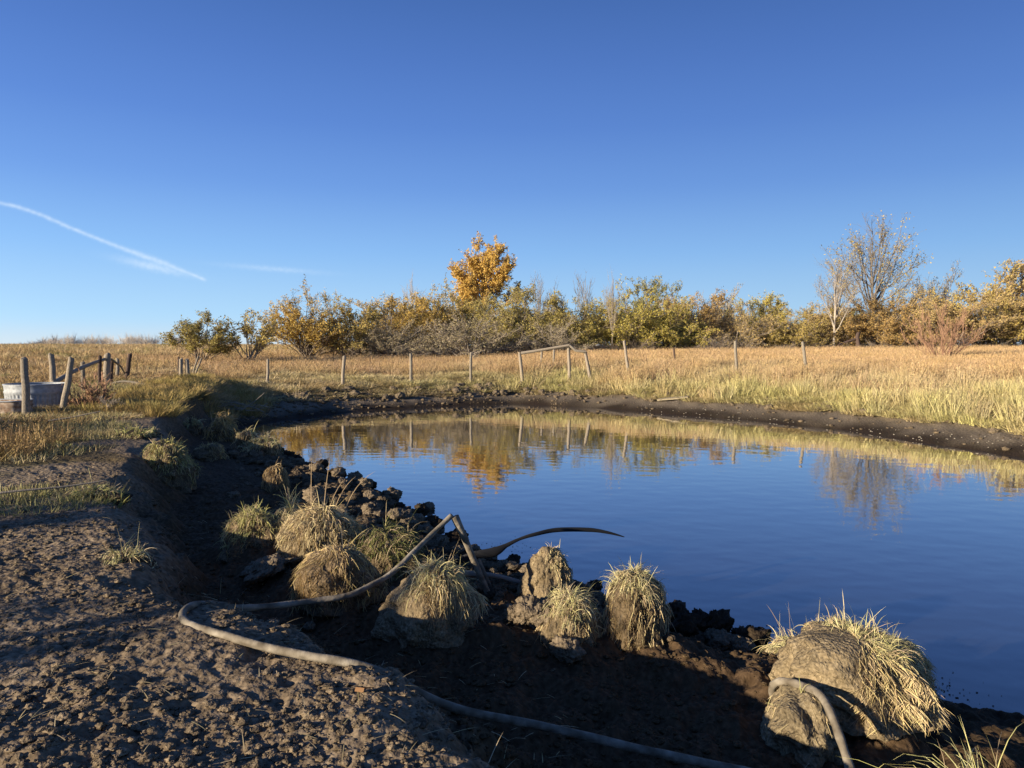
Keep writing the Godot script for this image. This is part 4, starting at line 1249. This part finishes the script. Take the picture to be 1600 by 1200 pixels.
func grasses() -> void:
	rng.seed = 501
	var tall := clump(40, 0.25, 0.4, 0.95, 0.4, 0.012, 0.16, 3, 0.1)
	var mid := clump(44, 0.26, 0.28, 0.62, 0.7, 0.013, 0.22, 3)
	var short := clump(30, 0.2, 0.12, 0.32, 0.9, 0.014, 0.25, 3)
	var turf := clump(40, 0.14, 0.04, 0.1, 1.2, 0.006, 0.3, 2)
	var a_tall := PackedFloat32Array()
	var a_mid := PackedFloat32Array()
	var a_field := PackedFloat32Array()
	var a_turf := PackedFloat32Array()
	# far bank and meadow behind it
	for k in 90000:
		var u := rng.randf()
		var r := 16.0 + 52.0 * pow(u, 1.15)
		var a := deg_to_rad(rng.randf_range(-30.0, 43.0))
		var x := r * sin(a)
		var z := -r * cos(a)
		var h := H(x, z, false)
		var w := nz.get_noise_2d(x * 0.5, z * 0.5)
		var w2 := nz.get_noise_2d(x * 1.6 + 30.0, z * 1.6)
		if g_near > 0.4 or g_s > -1.2 or g_d < 1.8 + w2 * 0.9: continue
		if r > 50.0 and rng.randf() < 0.4: continue
		var edge := smoothstep(7.0, 2.5, g_d + w * 5.0) * smoothstep(-10.0, 5.0, x + w2 * 8.0) * 0.95
		var right := smoothstep(-4.0, 3.0, x)
		var rust := smoothstep(4.5, 10.0, g_d + w * 7.0)
		var straw := Color(0.44, 0.34, 0.17).lerp(Color(0.56, 0.46, 0.26), clampf(0.5 + w2, 0.0, 1.0))
		var red := Color(0.54, 0.385, 0.215).lerp(Color(0.45, 0.31, 0.155), clampf(0.5 + w2 * 1.5, 0.0, 1.0))
		var grn := Color(0.31, 0.33, 0.11).lerp(Color(0.5, 0.44, 0.19), clampf(0.5 + w2 * 1.5, 0.0, 1.0))
		var c := straw.lerp(red, rust).lerp(grn, edge * clampf(0.55 + w2 * 1.6, 0.0, 1.0))
		c = vary(c, 0.24)
		if rng.randf() < clampf(rust * 1.3 - 0.25 + w2 * 0.5, 0.04, 1.0) * (0.7 * right + 0.15):
			put(a_tall, Vector3(x, h, z), rng.randf() * TAU, rng.randf_range(0.9, 1.4), rng.randf_range(0.7, 1.1) * lerpf(0.6, 1.0, smoothstep(-5.0, 4.0, x)), c, rng.randf_range(-0.05, 0.2))
		else:
			var sy := rng.randf_range(0.4, 0.98) * (0.85 + 0.7 * w2) * (1.0 if g_d > 3.2 else 0.55) * lerpf(0.62, 1.0, smoothstep(-5.0, 4.0, x))
			put(a_mid, Vector3(x, h, z), rng.randf() * TAU, rng.randf_range(0.9, 1.5), sy, c, rng.randf_range(-0.1, 0.25))
	# dry field at left, thinning with distance
	for k in 60000:
		var r := 17.0 * pow(11.0, pow(rng.randf(), 0.85))
		var a := deg_to_rad(rng.randf_range(-44.0, -8.0))
		var x := r * sin(a)
		var z := -r * cos(a)
		var h := H(x, z, false)
		if g_d < 1.5 or (g_s < 0.1 and g_near > 0.4): continue
		if g_s < -0.6 and r < 55.0: continue
		var w := nz.get_noise_2d(x * 0.35, z * 0.35)
		var w2 := nz.get_noise_2d(x * 1.3 + 30.0, z * 1.3)
		if w2 < -0.25 and rng.randf() < 0.6: continue
		if g_s < 2.2 and r < 21.0 and rng.randf() < 0.75: continue
		var c := Color(0.54, 0.41, 0.22).lerp(Color(0.44, 0.3, 0.14), clampf(0.5 + w * 1.3, 0.0, 1.0))
		c = c.lerp(Color(0.27, 0.25, 0.09), smoothstep(0.15, 0.5, nz.get_noise_2d(x * 0.8 - 50.0, z * 0.8)))
		var k2 := 1.0 + r / 90.0
		put(a_field, Vector3(x, h, z), rng.randf() * TAU, rng.randf_range(1.0, 1.9) * k2, rng.randf_range(0.6, 1.35) * (0.85 + 0.8 * w2) * minf(k2, 1.7) * lerpf(0.38, 1.0, smoothstep(24.0, 46.0, r)), vary(c, 0.22), rng.randf_range(-0.1, 0.3))
	# taller brown grass on the ledge above the pond's left end and on the steep bank
	for k in 5000:
		var z := rng.randf_range(-31.0, -15.5)
		var x := rng.randf_range(-13.5, -5.5)
		var h := H(x, z, false)
		if g_d < 0.5 or g_s > 1.9 or g_s < -2.0 or (g_near > 0.5 and g_s < -0.1): continue
		var w2 := nz.get_noise_2d(x * 1.6 + 30.0, z * 1.6)
		if w2 < -0.15: continue
		var c := Color(0.42, 0.29, 0.12).lerp(Color(0.33, 0.26, 0.09), clampf(0.5 + w2 * 2.0, 0.0, 1.0))
		put(a_mid, Vector3(x, h, z), rng.randf() * TAU, rng.randf_range(0.7, 1.2), rng.randf_range(0.3, 0.65), vary(c, 0.25), rng.randf_range(-0.1, 0.25))
	scatter("tall_grass", tall, M.blade, a_tall, "tall rusty seeding grass across the meadow beyond the pond", "grass")
	scatter("bank_grass", mid, M.blade, a_mid, "yellow green grass along the far bank", "grass")
	scatter("field_grass", short, M.blade, a_field, "short dry grass of the open field at left", "grass")
	# trodden turf beside the path
	for k in 30000:
		var z := rng.randf_range(-24.0, -5.0)
		var x := z * 0.72 + rng.randf_range(-1.0, 1.0) * 0.0 + rng.randf() * (0.5 - z * 0.42)
		var h := H(x, z)
		if g_s < 0.0 or g_near < 0.2: continue
		var r := sqrt(x * x + z * z)
		var w := nz.get_noise_2d(x * 1.7 + 40.0, z * 1.7)
		var strip := exp(-pow((z + 7.15 + (x + 5.0) * 0.12) / 0.38, 2.0)) * smoothstep(-3.9, -4.4, x)
		var keep := maxf(strip * smoothstep(-0.3, 0.25, w + nf.get_noise_2d(x * 0.7, z * 0.7)), maxf(smoothstep(2.2, 3.0, g_s + w * 1.2) * smoothstep(7.0, 8.5, r), smoothstep(11.0, 15.0, r) * smoothstep(-0.1, 0.25, w) * 0.8 * smoothstep(0.4, 1.4, g_s)))
		if rng.randf() > keep: continue
		var c := Color(0.22, 0.22, 0.085).lerp(Color(0.46, 0.38, 0.2), clampf(rng.randf() + w, 0.0, 1.0))
		var s := rng.randf_range(0.8, 1.4) * (1.0 + r / 18.0)
		put(a_turf, Vector3(x, h, z), rng.randf() * TAU, s, s * rng.randf_range(0.7, 1.3), vary(c, 0.25))
	scatter("path_turf", turf, M.blade, a_turf, "trodden green turf beside the muddy path", "turf")
	# dry weeds round the tanks
	var weed := clump(22, 0.16, 0.3, 0.8, 0.6, 0.012, 0.1, 3, 0.12)
	var a_weed := PackedFloat32Array()
	for k in 900:
		var z := rng.randf_range(-21.0, -9.5)
		var x := z * 0.70 + rng.randf_range(-1.2, 1.4)
		var h := H(x, z, false)
		if g_s < 1.2: continue
		var w := nz.get_noise_2d(x * 1.7, z * 1.7)
		if w < -0.15: continue
		if absf(z + 17.3) < 0.75 and absf(x + 11.5) < 0.75: continue
		if absf(z + 15.7) < 0.45 and absf(x + 11.2) < 0.9: continue
		var c := Color(0.4, 0.28, 0.12).lerp(Color(0.24, 0.17, 0.09), rng.randf())
		put(a_weed, Vector3(x, h, z), rng.randf() * TAU, rng.randf_range(0.7, 1.2), rng.randf_range(0.14, 0.34) * (1.5 if z > -12.5 else 1.0), vary(c, 0.25), rng.randf_range(-0.1, 0.25))
	scatter("dry_weeds", weed, M.blade, a_weed, "brown dry weeds growing round the tanks and the left fence", "weeds")

func oddments() -> void:
	rng.seed = 902
	# dry bush and tumbleweed by the leaning post
	var w1: Dictionary = plant(301, {"h": 0.9, "w": 1.0, "stems": 22, "branches": 6, "twigs": 4, "leaves": 1.5, "leaf": 0.035, "low": 0.1, "up": 0.4, "rad": 0.007, "blen": 1.2})
	stand("dry_shrub", "reddish brown dry shrub right of the pale leaning post", "shrub", w1, -10.15, -17.3, 0.95, 1.0, M.tan, M.red_bark)
	stand("dry_shrub", "grey ball of dead twigs in front of the reddish dry shrub", "shrub", w1, -9.35, -16.6, 0.45, 0.6, null, M.grey_bark)
	stand("dry_shrub", "brown weed bush at the left edge below the trough", "shrub", w1, -9.9, -13.4, 0.42, 0.7, M.tan, M.grey_bark)
	# pile of grey sticks on the bank
	var pile := thing("stick_pile", "tangle of grey dead sticks on the dark bank at the pond's left end", "sticks", Vector3(-9.2, H(-9.2, -23.6, false) + 0.1, -23.6))
	for k in 26:
		var p := Vector3(rng.randf_range(-0.8, 0.9), rng.randf_range(0.0, 0.35), rng.randf_range(-0.5, 0.5))
		var d := Vector3(rng.randfn(), rng.randfn() * 0.25 + 0.1, rng.randfn() * 0.6).normalized()
		var l := rng.randf_range(0.4, 1.0)
		part("stick", stick([p - d * l * 0.5, p + rv() * 0.05, p + d * l * 0.5], 0.018, 0.008, 5), M.grey_bark, pile)
	# white pole on the turf strip
	var o := thing("pale_stick", "long thin pale stick lying on the turf strip across the path", "stick", Vector3(-4.6, 1.0, -7.1))
	part("limb", stick(smooth_path([Vector3(-0.6, 0.06, 0.28), Vector3(-0.25, 0.08, 0.12), Vector3(0.1, 0.09, -0.05), Vector3(0.42, 0.12, -0.22)], 4), 0.013, 0.008), M.pale_wood, o)
	o = thing("pale_stick", "crooked whitish stick in the shaded grass right of the front post", "stick", Vector3(-8.4, 1.02, -13.9))
	part("limb", stick([Vector3(-0.5, 0.05, 0.2), Vector3(-0.15, 0.1, 0.05), Vector3(0.3, 0.2, -0.15)], 0.018, 0.01), M.pale_wood, o)
	# dead leaf by the hose
	var mb := MB.new()
	var y := H(-0.7, -3.12)
	mb.leaf(Vector3(0, 0.02, 0), Vector3(0.12, 0.02, 0.02), Vector3(0.0, 0.015, 0.022), Color(0.2, 0.12, 0.06))
	mb.leaf(Vector3(0.02, 0.015, 0.01), Vector3(0.05, 0.03, 0.03), Vector3(0.02, -0.005, 0.015), Color(0.18, 0.1, 0.05))
	var lf := part("dead_leaf", mb.mesh(), M.blade)
	lf.position = Vector3(-0.72, y, -3.12)
	tag(lf, "curled orange dead leaf on the mud below the hose", "leaf")
	# straw lying on the mud
	var st := MB.new()
	for k in 700:
		var z := rng.randf_range(-9.0, -2.6)
		var x := z * 0.72 + rng.randf() * (-z * 0.72 + 0.3)
		var h := H(x, z)
		var d := Vector3(rng.randfn(), rng.randf_range(0.0, 0.25), rng.randfn()).normalized()
		st.blade(Vector3(x, h + 0.012, z), d, rng.randf_range(0.04, 0.16), 0.004, 0.1, vary(Color(0.4, 0.32, 0.17), 0.3), Vector3.UP + rv() * 0.2, 3)
	var so := part("straw_litter", st.mesh(), M.blade)
	tag(so, "bits of straw littering the mud", "straw", "", "stuff")
	# stalks standing above the biggest tussock
	var tall := thing("grass_stalks", "few tall thin dry stalks arching above the biggest golden tussock", "stalks", Vector3(-1.78, 0.95, -6.7))
	for e in [[-0.12, 0.5, 0.02], [0.0, 0.52, 0.1], [0.1, 0.4, 0.35], [0.2, 0.5, 0.4], [0.05, 0.35, 0.3]]:
		var m := MB.new()
		m.blade(Vector3(e[0], 0, 0), Vector3(e[2], 1, 0).normalized(), e[1], 0.008, 0.08 + e[2] * 0.3, Color(0.36, 0.26, 0.15), Vector3(0, 0, 1), 6)
		part("stalk", m.mesh(), M.blade, tall)
	# scum and weed on the water near the shore
	var sc := PackedFloat32Array()
	for k in 240:
		var p := [Vector2(-0.12, -8.75), Vector2(1.95, -5.98), Vector2(2.75, -5.05), Vector2(3.0, -4.9)][rng.randi() % 4] as Vector2
		var q := Vector2(rng.randfn() * 0.22, rng.randfn() * 0.13)
		var s := rng.randf_range(0.002, 0.007)
		put(sc, Vector3(p.x + q.x + 0.1, 0.004, p.y + q.y - 0.1), rng.randf() * TAU, s, s * 0.25, Color(0.6, 0.55, 0.4) * rng.randf_range(0.3, 1.0))
	scatter("floating_scum", clods[1], M.wet, sc, "flecks of weed and scum floating by the near shore", "scum")
